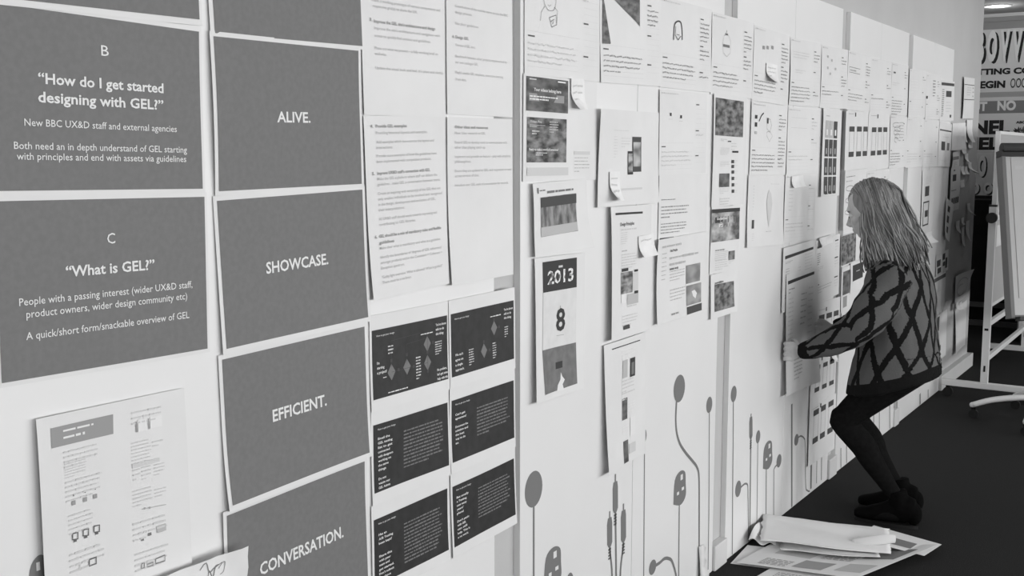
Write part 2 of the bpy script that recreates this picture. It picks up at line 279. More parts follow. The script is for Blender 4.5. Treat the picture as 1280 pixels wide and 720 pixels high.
SHEETS = [
 ('printed_slide', 'blank grey slide corner cut by the top left of the photo', 'paper', 'large grey slides on the left', .9774, 1.8195, .424, .304, .0148, .003, {'b': .004}, 'paper', [('r', .0085, .0106, .4176, .2979, 'slide', 'print_area')]),
 ('printed_slide', 'grey slide headed B asking How do I get started', 'paper', 'large grey slides on the left', .9787, 1.5331, .416, .2974, -.0176, .003, {}, 'paper', [('r', .005, .0074, .4098, .2891, 'slide', 'print_area'), ('t', 'B', .2, .2279, .0147, .0169, 'ink_white', 0), ('t', '“How do I get started', .0834, .1748, .2431, .0161, 'ink_white', 1), ('t', 'designing with GEL?”', .0823, .1457, .2433, .0161, 'ink_white', 1), ('t', 'New BBC UX&D staff and external agencies', .0574, .108, .2962, .0111, 'ink_white', 0), ('t', 'Both need an in depth understand of GEL starting', .0384, .0719, .3366, .0111, 'ink_white', 0), ('t', 'with principles and end with assets via guidelines', .0424, .0555, .3303, .011, 'ink_white', 0)]),
 ('printed_slide', 'grey slide headed C asking What is GEL', 'paper', 'large grey slides on the left', .9728, 1.2363, .422, .297, -.0157, .003, {}, 'paper', [('r', .0051, .0074, .4157, .2887, 'slide', 'print_area'), ('t', 'C', .2036, .2138, .0159, .0174, 'ink_white', 0), ('t', '“What is GEL?”', .1224, .164, .1768, .017, 'ink_white', 1), ('t', 'People with a passing interest (wider UX&D staff,', .0386, .1247, .3435, .0119, 'ink_white', 0), ('t', 'product owners, wider design community etc)', .0502, .1045, .3193, .012, 'ink_white', 0), ('t', 'A quick/short form/snackable overview of GEL', .0486, .0697, .3245, .012, 'ink_white', 0)]),
 ('printed_slide', 'blank grey slide directly above the ALIVE slide', 'paper', 'large grey slides on the left', 1.4191, 1.8076, .4279, .303, .0226, .003, {'bl': .006, 'br': .004}, 'paper', [('r', .0103, .0076, .4198, .2954, 'slide', 'print_area')]),
 ('printed_slide', 'grey slide reading ALIVE in white capitals', 'paper', 'large grey slides on the left', 1.4189, 1.5193, .4195, .2991, .0115, .003, {'l': .012, 't': .002}, 'paper', [('r', .0088, .0081, .4115, .2901, 'slide', 'print_area'), ('t', 'ALIVE.', .1641, .1373, .0943, .0201, 'ink_white', 1)]),
 ('printed_slide', 'grey slide reading SHOWCASE in white capitals', 'paper', 'large grey slides on the left', 1.422, 1.2202, .4279, .2986, .0243, .003, {'b': .01, 'bl': .004}, 'paper', [('r', .009, .0102, .4181, .2896, 'slide', 'print_area'), ('t', 'SHOWCASE.', .1229, .1402, .179, .0219, 'ink_white', 1)]),
 ('printed_slide', 'grey slide reading EFFICIENT in white capitals', 'paper', 'large grey slides on the left', 1.4207, .9155, .4285, .3041, .0225, .003, {'b': .014, 'bl': .006}, 'paper', [('r', .009, .0103, .4186, .295, 'slide', 'print_area'), ('t', 'EFFICIENT.', .1317, .1464, .1576, .0235, 'ink_white', 1)]),
 ('printed_slide', 'grey slide reading CONVERSATION in white capitals', 'paper', 'large grey slides on the left', 1.4181, .6117, .4227, .305, .0272, .003, {'t': .004}, 'paper', [('r', .0089, .0104, .413, .2959, 'slide', 'print_area'), ('t', 'CONVERSATION.', .0887, .1464, .247, .0246, 'ink_white', 1)]),
 ('printed_document', 'white two-column document below the C slide with a grey header box', 'paper', None, 1.0232, .7573, .3, .42, -.0111, .006, {'tl': .004, 'l': .018, 'b': .02, 'r': .01}, 'paper', [('f', [(.0247, .4003), (.1459, .4004), (.1453, .3663), (.0246, .3673)], 't150', 'header_box'), ('l', .0471, .3742, .1068, .3971, 2, 225, .45, 0), ('l', .0469, .3264, .1173, .3597, 4, 165, .4, 0), ('l', .0476, .3103, .0916, .3421, 7, 165, .4, 0), ('l', .0476, .2688, .1196, .3085, 5, 165, .4, 0), ('l', .051, .2122, .1015, .2509, 5, 165, .4, 0), ('l', .0496, .1465, .1194, .1858, 4, 165, .4, 0), ('l', .1835, .371, .2511, .3997, 3, 165, .4, 0), ('l', .1814, .3014, .2223, .3447, 7, 165, .4, 0), ('l', .2254, .3242, .2511, .3384, 2, 165, .4, 0), ('l', .1818, .2878, .2498, .3133, 1, 165, .4, 0), ('l', .1828, .272, .1988, .2973, 3, 165, .4, 0), ('l', .2014, .2696, .221, .2974, 4, 165, .4, 0), ('l', .2272, .2717, .2492, .2958, 4, 165, .4, 0), ('l', .1813, .2253, .2229, .259, 5, 165, .4, 0), ('l', .2273, .2322, .2531, .2505, 3, 165, .4, 0), ('l', .1792, .1625, .2524, .202, 4, 165, .4, 0), ('l', .1804, .1071, .2522, .1466, 4, 165, .4, 0), ('r', .0586, .2632, .0659, .2706, 't150', None), ('r', .0618, .2781, .0638, .2807, 't100', None), ('r', .0814, .2628, .0888, .2702, 't150', None), ('r', .0846, .2779, .0866, .2805, 't100', None), ('r', .1016, .2631, .1091, .2706, 't150', None), ('r', .1048, .2783, .1069, .2809, 't100', None), ('p', [(.0577, .2156), (.0683, .2147), (.0678, .2038), (.0572, .2054), (.0577, .2156)], .0022, 't100'), ('r', .0594, .2003, .0654, .2042, 't100', None), ('p', [(.0791, .2158), (.0898, .2148), (.0894, .2038), (.0786, .2055), (.0791, .2158)], .0022, 't100'), ('r', .0808, .2004, .0869, .2042, 't100', None), ('p', [(.1008, .2159), (.1118, .215), (.1114, .2038), (.1004, .2055), (.1008, .2159)], .0022, 't100'), ('r', .1027, .2003, .1089, .2042, 't100', None), ('p', [(.0884, .1616), (.1025, .1615), (.102, .1504), (.0879, .1506), (.0884, .1616)], .0025, 't100'), ('r', .0683, .149, .0709, .1622, 't200', None), ('r', .1957, .1625, .2006, .1669, 't120', None), ('r', .2096, .1678, .2164, .1731, 't120', None), ('r', .229, .1682, .2411, .1765, 't120', None), ('r', .2282, .1684, .2473, .1811, 't180', None), ('p', [(.1931, .1223), (.1991, .1219), (.1988, .1132), (.1928, .1136), (.1931, .1223)], .0018, 't120'), ('p', [(.2226, .1222), (.2421, .1237), (.2418, .1133), (.2223, .1134), (.2226, .1222)], .0022, 't120'), ('p', [(.2049, .1172), (.2171, .1179), (.2169, .112), (.2048, .1129)], .003, 't150'), ('p', [(.1927, .3781), (.1936, .3594)], .003, 't150'), ('p', [(.2182, .3788), (.2192, .3598)], .002, 't150'), ('r', .1962, .3591, .2157, .3816, 't222', None), ('r', .2218, .3602, .2471, .381, 't222', None), ('p', [(.2002, .2195), (.249, .2156)], .0014, 't180'), ('r', .2029, .218, .2061, .2211, 't120', None), ('r', .2131, .2167, .2165, .2198, 't120', None)]),
 ('crumpled_sheet', 'crumpled white sheet with pencil scribble at the bottom left edge', 'paper', None, 1.1953, .5492, .24, .3, .0175, .03, {'tr': .03, 'wr': .008, 'l': .01}, 'paper_bright', [('p', [(.1329, .2849), (.145, .2962), (.1532, .2748), (.1631, .2791), (.1729, .282), (.1829, .285)], .0016, 't120'), ('p', [(.1487, .2639), (.1534, .2778), (.1602, .2629), (.167, .2809), (.175, .2829)], .002, 't120'), ('p', [(.1745, .2752), (.1869, .2852), (.1904, .2776), (.1876, .2645), (.1777, .2631)], .0016, 't150')]),
 ('typed_sheet', 'white typed sheet at the top left of the block, ending above item 4', 'paper', 'white typed sheets in a block of four', 1.8409, 1.6798, .294, .404, .0127, .003, {'b': .006}, 'paper', [('t', 'Establish a GEL style based GEL in partnership with the', .0382, .3212, .2352, .0062, 't180', 0), ('t', 'CMS team', .0382, .3091, .0529, .0062, 't180', 0), ('t', 'Build out a set of reusable code, components and layouts.', .0382, .2727, .2411, .0062, 't180', 0), ('t', 'Have a working prototype of various components and', .0382, .2424, .2411, .0062, 't180', 0), ('t', 'responsive grid(s) to share the UX.', .0382, .2303, .1558, .0062, 't180', 0), ('t', '3.', .0265, .2, .0088, .0066960000000000006, 't150', 1), ('t', 'Improve the GEL site’s architecture and design', .0412, .198, .2176, .0066960000000000006, 't150', 1), ('t', 'Improve the site’s architecture and navigation with', .0412, .1838, .2352, .0062, 't180', 0), ('t', 'access to quickly find content and guidelines.', .0412, .1677, .1999, .0062, 't180', 0), ('t', 'Phase out what we present – a fully working brief on', .0412, .1414, .2264, .0062, 't180', 0), ('t', 'website.', .0412, .1293, .0412, .0062, 't180', 0), ('t', 'Update the visual look and feel. It’s plain and clunky.', .0412, .099, .247, .0062, 't180', 0)]),
 ('typed_sheet', 'white typed sheet at the top right of the block, with a short list', 'paper', 'white typed sheets in a block of four', 2.1437, 1.6906, .284, .404, -.0009, .003, {'b': .003}, 'paper', [('t', '5. Contribute more to GEL guidelines', .0227, .303, .1704, .0066960000000000006, 't150', 1), ('t', 'Release feature requirements', .0341, .2889, .142, .0062, 't180', 0), ('t', 'Contributions of the outside teams across the BBC', .0341, .2525, .2272, .0062, 't180', 0), ('t', 'design process.', .0341, .2384, .071, .0062, 't180', 0), ('t', 'Use their guidelines.', .0341, .2121, .0994, .0062, 't180', 0), ('t', '6. Design GEL', .0227, .1798, .0682, .0066960000000000006, 't150', 1), ('t', 'Overview of GEL items.', .0341, .1616, .0852, .0062, 't180', 0), ('t', 'Benchmark between other projects implemented by', .0341, .1353, .2215, .0062, 't180', 0), ('t', 'our own catalogue GEL.', .0341, .1212, .0966, .0062, 't180', 0), ('t', 'Playful useable GEL templates, interactive learning', .0341, .097, .2045, .0062, 't180', 0), ('t', 'from data.', .0341, .0808, .0454, .0062, 't180', 0)]),
 ('typed_sheet', 'white typed sheet at the lower left of the block, starting at item 4', 'paper', 'white typed sheets in a block of four', 1.8502, 1.2763, .293, .4019, .03, .004, {'b': .012, 'bl': .01, 'l': .004}, 'paper', [('t', '4.', .0205, .3758, .0088, .0066960000000000006, 't150', 1), ('t', 'Provide GEL examples', .0381, .3758, .1113, .0066960000000000006, 't150', 1), ('t', 'Providing historical layouts and examples.', .0381, .3617, .1875, .0062, 't180', 0), ('t', 'Add examples which demonstrate the layout and', .0381, .3416, .211, .0062, 't180', 0), ('t', 'interactions.', .0381, .3296, .0586, .0062, 't180', 0), ('t', 'Provide more examples of how the guidelines have', .0381, .3115, .2198, .0062, 't180', 0), ('t', 'been implemented with competitive products.', .0381, .2994, .1992, .0062, 't180', 0), ('t', '5.', .0205, .2733, .0088, .0066960000000000006, 't150', 1), ('t', 'Improve UX&D staff’s connection with GEL', .0381, .2733, .1934, .0066960000000000006, 't150', 1), ('t', 'Make the GEL a platform where staff can debate the', .0381, .2612, .2198, .0062, 't180', 0), ('t', 'guidelines... make GEL a conversation between teams.', .0381, .2492, .2315, .0062, 't180', 0), ('t', 'Create an inspiring web version(s) of the GEL that not', .0381, .2291, .2315, .0062, 't180', 0), ('t', 'only enables individuals to be involved and recognised', .0381, .217, .2373, .0062, 't180', 0), ('t', 'in the design, development and evolution of GEL,', .0381, .205, .211, .0062, 't180', 0), ('t', 'their interpretations.', .0381, .1929, .0938, .0062, 't180', 0), ('t', 'All UX&D staff should work towards improving and', .0381, .1728, .2139, .0062, 't180', 0), ('t', 'contributing to GEL libraries.', .0381, .1608, .1318, .0062, 't180', 0), ('t', '6.', .0205, .1346, .0088, .0066960000000000006, 't150', 1), ('t', 'GEL should be a mix of mandatory rules and flexible', .0352, .1346, .2315, .0066960000000000006, 't150', 1), ('t', 'guidelines', .0352, .1206, .0527, .0066960000000000006, 't150', 1), ('t', 'Make clear what is mandatory and what is a guideline.', .0352, .1085, .2285, .0062, 't180', 0), ('t', 'Identify the boundaries of ‘degrees of GEL adherence’', .0352, .0884, .2315, .0062, 't180', 0), ('t', 'amongst products within the Consistent > Coherent >', .0352, .0764, .2315, .0062, 't180', 0), ('t', 'Exception spectrum.', .0352, .0643, .085, .0062, 't180', 0), ('t', '‘Guilty light overview. What is allowed? What is guided?’', .0352, .0442, .2315, .0062, 't180', 0), ('t', 'There must be a no-brain.', .0352, .0322, .1084, .0062, 't180', 0)]),
 ('typed_sheet', 'white typed sheet at the lower right of the block, headed Other ideas and resources', 'paper', 'white typed sheets in a block of four', 2.1455, 1.2792, .284, .4045, .0058, .004, {'b': .012, 'bl': .006}, 'paper', [('t', 'Other ideas and resources', .0284, .3782, .142, .0066960000000000006, 't150', 1), ('t', 'How: User research in GEL', .0284, .3641, .1306, .0062, 't180', 0), ('t', 'Extend GEL to develop tools to communicate with', .0284, .3418, .2272, .0062, 't180', 0), ('t', 'other than playing catch up.', .0284, .3297, .1306, .0062, 't180', 0), ('t', 'Implement and provide on feature – play with simplicity', .0284, .3074, .2442, .0062, 't180', 0), ('t', 'philosophies.', .0284, .2953, .0682, .0062, 't180', 0), ('t', 'Ensure they are updated to GEL, and responsive or used', .0284, .273, .2471, .0062, 't180', 0), ('t', 'across services of sites.', .0284, .2609, .1022, .0062, 't180', 0), ('t', 'Introduce user GEL style of presentation for records.', .0284, .2387, .2329, .0062, 't180', 0)]),
 ('printed_slide', 'near-black slide with four grey diamonds, top left of its block', 'paper', 'near-black slides in a block of six', 1.8512, 1.0227, .295, .218, .0019, .003, {'b': .006}, 'paper', [('r', .007, .027, .288, .184, 'navy', 'print_area'), ('t', 'How to get your design', .0211, .1683, .0618, .004, 't222', 0), ('f', [(.0576, .0804), (.0716, .0614), (.0856, .0804), (.0716, .0994)], 't120', 'diamond'), ('f', [(.1138, .0835), (.1278, .0645), (.1418, .0835), (.1278, .1025)], 't120', 'diamond'), ('f', [(.1925, .1259), (.2065, .1069), (.2205, .1259), (.2065, .1449)], 't120', 'diamond'), ('f', [(.1925, .0804), (.2065, .0614), (.2205, .0804), (.2065, .0994)], 't120', 'diamond'), ('r', .0681, .1036, .0751, .1106, 't80', None), ('r', .1243, .1083, .1313, .1153, 't80', None), ('r', .0934, .0784, .1004, .0854, 't80', None), ('r', .1496, .0769, .1566, .0839, 't80', None), ('r', .203, .146, .21, .153, 't80', None), ('r', .203, .102, .21, .109, 't80', None), ('r', .2255, .1224, .2325, .1294, 't80', None), ('r', .203, .0565, .21, .0635, 't80', None), ('t', 'You’ve almost', .2402, .1636, .0421, .0058, 't222', 1), ('t', 'safe to do', .2402, .1526, .0337, .0058, 't222', 1), ('t', 'this thing', .2402, .1416, .0309, .0058, 't222', 1), ('t', 'I’m', .0211, .1055, .0084, .0058, 't222', 1), ('t', 'starting', .0211, .0945, .0253, .0058, 't222', 1), ('t', 'a project?', .0211, .0835, .0337, .0058, 't222', 1), ('r', .0417, .0717, .0537, .0733, 't222', None), ('t', 'No problem,', .243, .0537, .0393, .0058, 't222', 1), ('t', 'let’s get some', .243, .0427, .0421, .0058, 't222', 1), ('t', 'help with this', .243, .0317, .0421, .0058, 't222', 1), ('l', .1616, .0458, .1812, .1024, 8, 170, .5, 0), ('l', .2374, .0929, .2655, .1275, 6, 170, .5, 0), ('l', .0604, .1212, .0801, .1447, 3, 170, .5, 0), ('l', .1812, .1479, .2318, .1542, 1, 190, .5, 0), ('l', .0576, .0317, .1335, .038, 1, 190, .5, 0), ('p', [(.0716, .1275), (.0716, .0929)], .0008, 't80'), ('p', [(.0716, .0804), (.2065, .0804)], .0008, 't80'), ('p', [(.1278, .1369), (.1278, .0898)], .0008, 't80'), ('p', [(.0716, .1447), (.0716, .1526)], .0008, 't80'), ('p', [(.2065, .1526), (.2065, .0506)], .0008, 't80'), ('p', [(.1278, .1369), (.1981, .14)], .0008, 't80'), ('p', [(.0716, .1526), (.1812, .1557)], .0008, 't80')]),
 ('printed_slide', 'near-black slide with two grey diamonds, top right of its block', 'paper', 'near-black slides in a block of six', 2.1464, 1.0241, .295, .218, .0115, .004, {'b': .006}, 'paper', [('r', .007, .027, .288, .184, 'navy', 'print_area'), ('t', 'How to get your design', .0211, .1683, .0618, .004, 't222', 0), ('f', [(.1813, .1228), (.1953, .1038), (.2093, .1228), (.1953, .1418)], 't120', 'diamond'), ('f', [(.1335, .071), (.1475, .052), (.1615, .071), (.1475, .09)], 't120', 'diamond'), ('r', .1918, .1412, .1988, .1482, 't80', None), ('r', .2143, .1193, .2213, .1263, 't80', None), ('r', .144, .091, .151, .098, 't80', None), ('r', .1693, .0659, .1763, .0729, 't80', None), ('t', 'You’ve almost', .2402, .162, .0421, .0058, 't222', 1), ('t', 'safe to do', .2402, .151, .0337, .0058, 't222', 1), ('t', 'this thing', .2402, .14, .0337, .0058, 't222', 1), ('t', 'We can’t', .0211, .0772, .0337, .0058, 't222', 1), ('t', 'agree on', .0211, .0647, .0337, .0058, 't222', 1), ('t', 'a single', .0211, .0521, .0309, .0058, 't222', 1), ('t', 'approach.', .0211, .0396, .0365, .0058, 't222', 1), ('l', .0801, .0427, .1025, .0867, 7, 170, .5, 0), ('l', .1868, .0427, .2037, .0867, 7, 170, .5, 0), ('l', .243, .0898, .2599, .1212, 5, 170, .5, 0), ('l', .1784, .151, .2262, .1573, 1, 190, .5, 0)]),
 ('printed_slide', 'near-black text slide, middle left of its block', 'paper', 'near-black slides in a block of six', 1.8493, .8083, .295, .218, -.0035, .003, {'b': .006}, 'paper', [('r', .007, .027, .288, .184, 'navy', 'print_area'), ('t', 'How to get your design', .0211, .1699, .0618, .004, 't222', 0), ('t', 'Email the', .0211, .1479, .0417, .0052, 't222', 1), ('t', 'GEL testing', .0211, .1375, .051, .0052, 't222', 1), ('t', 'list to get', .0211, .1272, .051, .0052, 't222', 1), ('t', 'connected', .0211, .1168, .0417, .0052, 't222', 1), ('t', 'with designers', .0211, .1064, .0534, .0052, 't222', 1), ('t', 'working on', .0211, .0961, .0464, .0052, 't222', 1), ('t', 'the same', .0211, .0857, .0371, .0052, 't222', 1), ('t', 'things', .0211, .0754, .0278, .0052, 't222', 1), ('t', 'Do not', .0211, .0546, .0278, .0052, 't222', 1), ('t', 'waste our', .0211, .0443, .0417, .0052, 't222', 1), ('t', 'GEL Admin', .0211, .0339, .0417, .0052, 't222', 1), ('l', .1138, .0584, .2655, .1526, 11, 66, .5, 0)]),
 ('printed_slide', 'near-black text slide, middle right of its block', 'paper', 'near-black slides in a block of six', 2.1474, .8085, .295, .218, .0107, .004, {'b': .006}, 'paper', [('r', .007, .027, .288, .184, 'navy', 'print_area'), ('t', 'How to get your design', .0211, .1699, .0618, .004, 't222', 0), ('t', 'Can’t get', .0211, .1432, .0417, .0052, 't222', 1), ('t', 'agreement?', .0211, .1328, .0464, .0052, 't222', 1), ('t', 'Document the', .0211, .1121, .0534, .0052, 't222', 1), ('t', 'solution and', .0211, .1017, .0534, .0052, 't222', 1), ('t', 'the best', .0211, .0914, .0371, .0052, 't222', 1), ('t', 'way to do', .0211, .081, .0417, .0052, 't222', 1), ('t', 'so.', .0211, .0706, .0139, .0052, 't222', 1), ('l', .1138, .0694, .2655, .1479, 9, 66, .5, 0)]),
 ('printed_slide', 'near-black text slide, bottom left of its block', 'paper', 'near-black slides in a block of six', 1.8469, .59, .295, .218, .0057, .003, {'b': .006}, 'paper', [('r', .007, .027, .288, .184, 'navy', 'print_area'), ('t', 'How to get your design', .0211, .1699, .0618, .004, 't222', 0), ('t', 'Has an', .0211, .1432, .0278, .0052, 't222', 1), ('t', 'A/B Testing', .0211, .1328, .051, .0052, 't222', 1), ('t', 'been kept?', .0211, .1225, .0464, .0052, 't222', 1), ('t', 'Share this', .0211, .0914, .0464, .0052, 't222', 1), ('t', 'with your', .0211, .081, .0417, .0052, 't222', 1), ('t', 'team and', .0211, .0706, .0371, .0052, 't222', 1), ('t', 'get started.', .0211, .0603, .0534, .0052, 't222', 1), ('t', 'Don’t submit', .0211, .0499, .0534, .0052, 't222', 1), ('t', 'the above', .0211, .0396, .0417, .0052, 't222', 1), ('l', .1138, .0458, .2655, .1479, 12, 66, .5, 0)]),
 ('printed_slide', 'near-black text slide, bottom right of its block', 'paper', 'near-black slides in a block of six', 2.1527, .5895, .295, .218, .0249, .004, {'b': .006}, 'paper', [('r', .007, .027, .288, .184, 'navy', 'print_area'), ('t', 'How to get your design', .0211, .1699, .0618, .004, 't222', 0), ('t', 'But usually', .0211, .1495, .051, .0052, 't222', 1), ('t', 'a Testing', .0211, .1391, .0417, .0052, 't222', 1), ('t', 'uses many', .0211, .1287, .0417, .0052, 't222', 1), ('t', 'years’', .0211, .1184, .0278, .0052, 't222', 1), ('t', 'plural', .0211, .108, .0278, .0052, 't222', 1), ('t', 'Don’t panic', .0211, .0873, .051, .0052, 't222', 1), ('t', 'with GEL', .0211, .0769, .0371, .0052, 't222', 1), ('t', 'can still', .0211, .0666, .0417, .0052, 't222', 1), ('t', 'help. This is', .0211, .0562, .0534, .0052, 't222', 1), ('t', 'a no work.', .0211, .0458, .0464, .0052, 't222', 1), ('l', .1138, .0678, .2655, .1542, 10, 66, .5, 0)]),
 ('storyboard_sheet', 'storyboard sheet with a pencilled head and shoulders, leftmost in the top row', 'paper', 'handwritten storyboard sheets in the top row', 2.4891, 1.8058, .411, .297, -.0005, .003, {}, 'paper', [('l', .0123, .2807, .0123, .2911, 1, 150, .5, 0), ('r', .0123, .2845, .037, .2881, 't100', None), ('r', .0164, .0983, .0493, .1022, 't100', None), ('l', .0164, .0273, .2713, .0891, 4, 150, .35, 1), ('r', .3103, .2513, .337, .2554, 't100', None), ('l', .3103, .2153, .3904, .245, 2, 150, .35, 1), ('r', .3103, .1562, .337, .1604, 't100', None), ('r', .3103, .0642, .337, .0683, 't100', None), ('p', [(.0164, .0208), (.2795, .0208)], .0006, 't200'), ('p', [(.0164, .0356), (.2795, .0356)], .0006, 't200'), ('p', [(.0164, .0505), (.2795, .0505)], .0006, 't200'), ('p', [(.0164, .0653), (.2795, .0653)], .0006, 't200'), ('p', [(.0164, .0802), (.2795, .0802)], .0006, 't200'), ('p', [(.0123, .1129), (.2877, .1129)], .0006, 't200'), ('p', [(.3103, .2376), (.3946, .2376)], .0005, 't200'), ('p', [(.3103, .2198), (.3946, .2198)], .0005, 't200'), ('p', [(.3103, .202), (.3946, .202)], .0005, 't200'), ('p', [(.3103, .1841), (.3946, .1841)], .0005, 't200'), ('p', [(.3103, .1663), (.3946, .1663)], .0005, 't200'), ('p', [(.3103, .1485), (.3946, .1485)], .0005, 't200'), ('p', [(.3103, .1307), (.3946, .1307)], .0005, 't200'), ('p', [(.3103, .1129), (.3946, .1129)], .0005, 't200'), ('p', [(.3103, .095), (.3946, .095)], .0005, 't200'), ('p', [(.3103, .0772), (.3946, .0772)], .0005, 't200'), ('p', [(.3103, .0594), (.3946, .0594)], .0005, 't200'), ('p', [(.3103, .0416), (.3946, .0416)], .0005, 't200'), ('p', [(.0916, .2116), (.0959, .1912), (.1146, .1765), (.1313, .1751), (.1481, .1801), (.1564, .198), (.1562, .2193)], .0012, 't100'), ('p', [(.098, .1831), (.0817, .1667), (.0777, .1433)], .0012, 't100'), ('p', [(.1481, .1865), (.1652, .1776), (.1612, .143)], .0012, 't100'), ('p', [(.1231, .1563), (.1567, .1661), (.1612, .1409), (.1358, .1321), (.1231, .1563)], .0018, 't100'), ('p', [(.1315, .1465), (.1483, .1546), (.14, .141)], .003, 't150'), ('p', [(.1145, .1892), (.1228, .1859), (.1312, .191)], .0008, 't120')]),
 ('storyboard_sheet', 'storyboard sheet with a dark picture around a white beam, second in the top row', 'paper', 'handwritten storyboard sheets in the top row', 2.8997, 1.8049, .411, .29, .0203, .005, {'bl': .004, 'b': .003}, 'paper', [('l', .0123, .274, .0123, .2842, 1, 150, .5, 0), ('r', .0123, .2778, .037, .2813, 't100', None), ('r', .0164, .096, .0493, .0998, 't100', None), ('l', .0164, .0267, .2713, .087, 4, 110, .35, 1), ('r', .3103, .2453, .337, .2494, 't100', None), ('l', .3103, .1812, .3904, .2392, 4, 110, .35, 1), ('r', .3103, .1525, .337, .1566, 't100', None), ('r', .3103, .0626, .337, .0667, 't100', None), ('p', [(.0164, .0203), (.2795, .0203)], .0006, 't200'), ('p', [(.0164, .0348), (.2795, .0348)], .0006, 't200'), ('p', [(.0164, .0493), (.2795, .0493)], .0006, 't200'), ('p', [(.0164, .0638), (.2795, .0638)], .0006, 't200'), ('p', [(.0164, .0783), (.2795, .0783)], .0006, 't200'), ('p', [(.0123, .1102), (.2877, .1102)], .0006, 't200'), ('p', [(.3103, .232), (.3946, .232)], .0005, 't200'), ('p', [(.3103, .2146), (.3946, .2146)], .0005, 't200'), ('p', [(.3103, .1972), (.3946, .1972)], .0005, 't200'), ('p', [(.3103, .1798), (.3946, .1798)], .0005, 't200'), ('p', [(.3103, .1624), (.3946, .1624)], .0005, 't200'), ('p', [(.3103, .145), (.3946, .145)], .0005, 't200'), ('p', [(.3103, .1276), (.3946, .1276)], .0005, 't200'), ('p', [(.3103, .1102), (.3946, .1102)], .0005, 't200'), ('p', [(.3103, .0928), (.3946, .0928)], .0005, 't200'), ('p', [(.3103, .0754), (.3946, .0754)], .0005, 't200'), ('p', [(.3103, .058), (.3946, .058)], .0005, 't200'), ('p', [(.3103, .0406), (.3946, .0406)], .0005, 't200'), ('f', [(.0134, .2412), (.0158, .255), (.0632, .1162), (.0606, .1138), (.011, .1119)], 'photo_a', 'picture'), ('f', [(.0504, .2584), (.2544, .2782), (.2554, .1791), (.2333, .1896), (.1528, .2189)], 'photo_a', 'picture')]),
 ('storyboard_sheet', 'storyboard sheet with a drawn oval head, third in the top row', 'paper', 'handwritten storyboard sheets in the top row', 3.3065, 1.8113, .414, .287, .0045, .004, {}, 'paper', [('l', .0124, .2712, .1573, .2813, 1, 150, .5, 0), ('r', .0124, .2749, .0373, .2784, 't100', None), ('r', .0166, .095, .0497, .0987, 't100', None), ('l', .0166, .0264, .2732, .0861, 4, 110, .35, 1), ('r', .3126, .2428, .3395, .2468, 't100', None), ('l', .3126, .165, .3933, .2368, 5, 110, .35, 1), ('r', .3126, .151, .3395, .155, 't100', None), ('l', .3126, .1019, .3933, .1449, 3, 110, .35, 1), ('r', .3126, .062, .3395, .066, 't100', None), ('l', .3126, .0416, .3933, .056, 1, 110, .35, 1), ('p', [(.0166, .0201), (.2815, .0201)], .0006, 't200'), ('p', [(.0166, .0344), (.2815, .0344)], .0006, 't200'), ('p', [(.0166, .0488), (.2815, .0488)], .0006, 't200'), ('p', [(.0166, .0631), (.2815, .0631)], .0006, 't200'), ('p', [(.0166, .0775), (.2815, .0775)], .0006, 't200'), ('p', [(.0124, .1091), (.2898, .1091)], .0006, 't200'), ('p', [(.3126, .2296), (.3974, .2296)], .0005, 't200'), ('p', [(.3126, .2124), (.3974, .2124)], .0005, 't200'), ('p', [(.3126, .1952), (.3974, .1952)], .0005, 't200'), ('p', [(.3126, .1779), (.3974, .1779)], .0005, 't200'), ('p', [(.3126, .1607), (.3974, .1607)], .0005, 't200'), ('p', [(.3126, .1435), (.3974, .1435)], .0005, 't200'), ('p', [(.3126, .1263), (.3974, .1263)], .0005, 't200'), ('p', [(.3126, .1091), (.3974, .1091)], .0005, 't200'), ('p', [(.3126, .0918), (.3974, .0918)], .0005, 't200'), ('p', [(.3126, .0746), (.3974, .0746)], .0005, 't200'), ('p', [(.3126, .0574), (.3974, .0574)], .0005, 't200'), ('p', [(.3126, .0402), (.3974, .0402)], .0005, 't200'), ('p', [(.0948, .1571), (.0965, .1959), (.1053, .2121), (.1269, .2206), (.1492, .2162), (.1598, .1884), (.1609, .1623)], .005, 't80'), ('p', [(.1087, .2021), (.1067, .1735), (.1292, .1597), (.1509, .1745)], .003, 't100'), ('p', [(.116, .1769), (.1381, .1761)], .002, 't100')]),
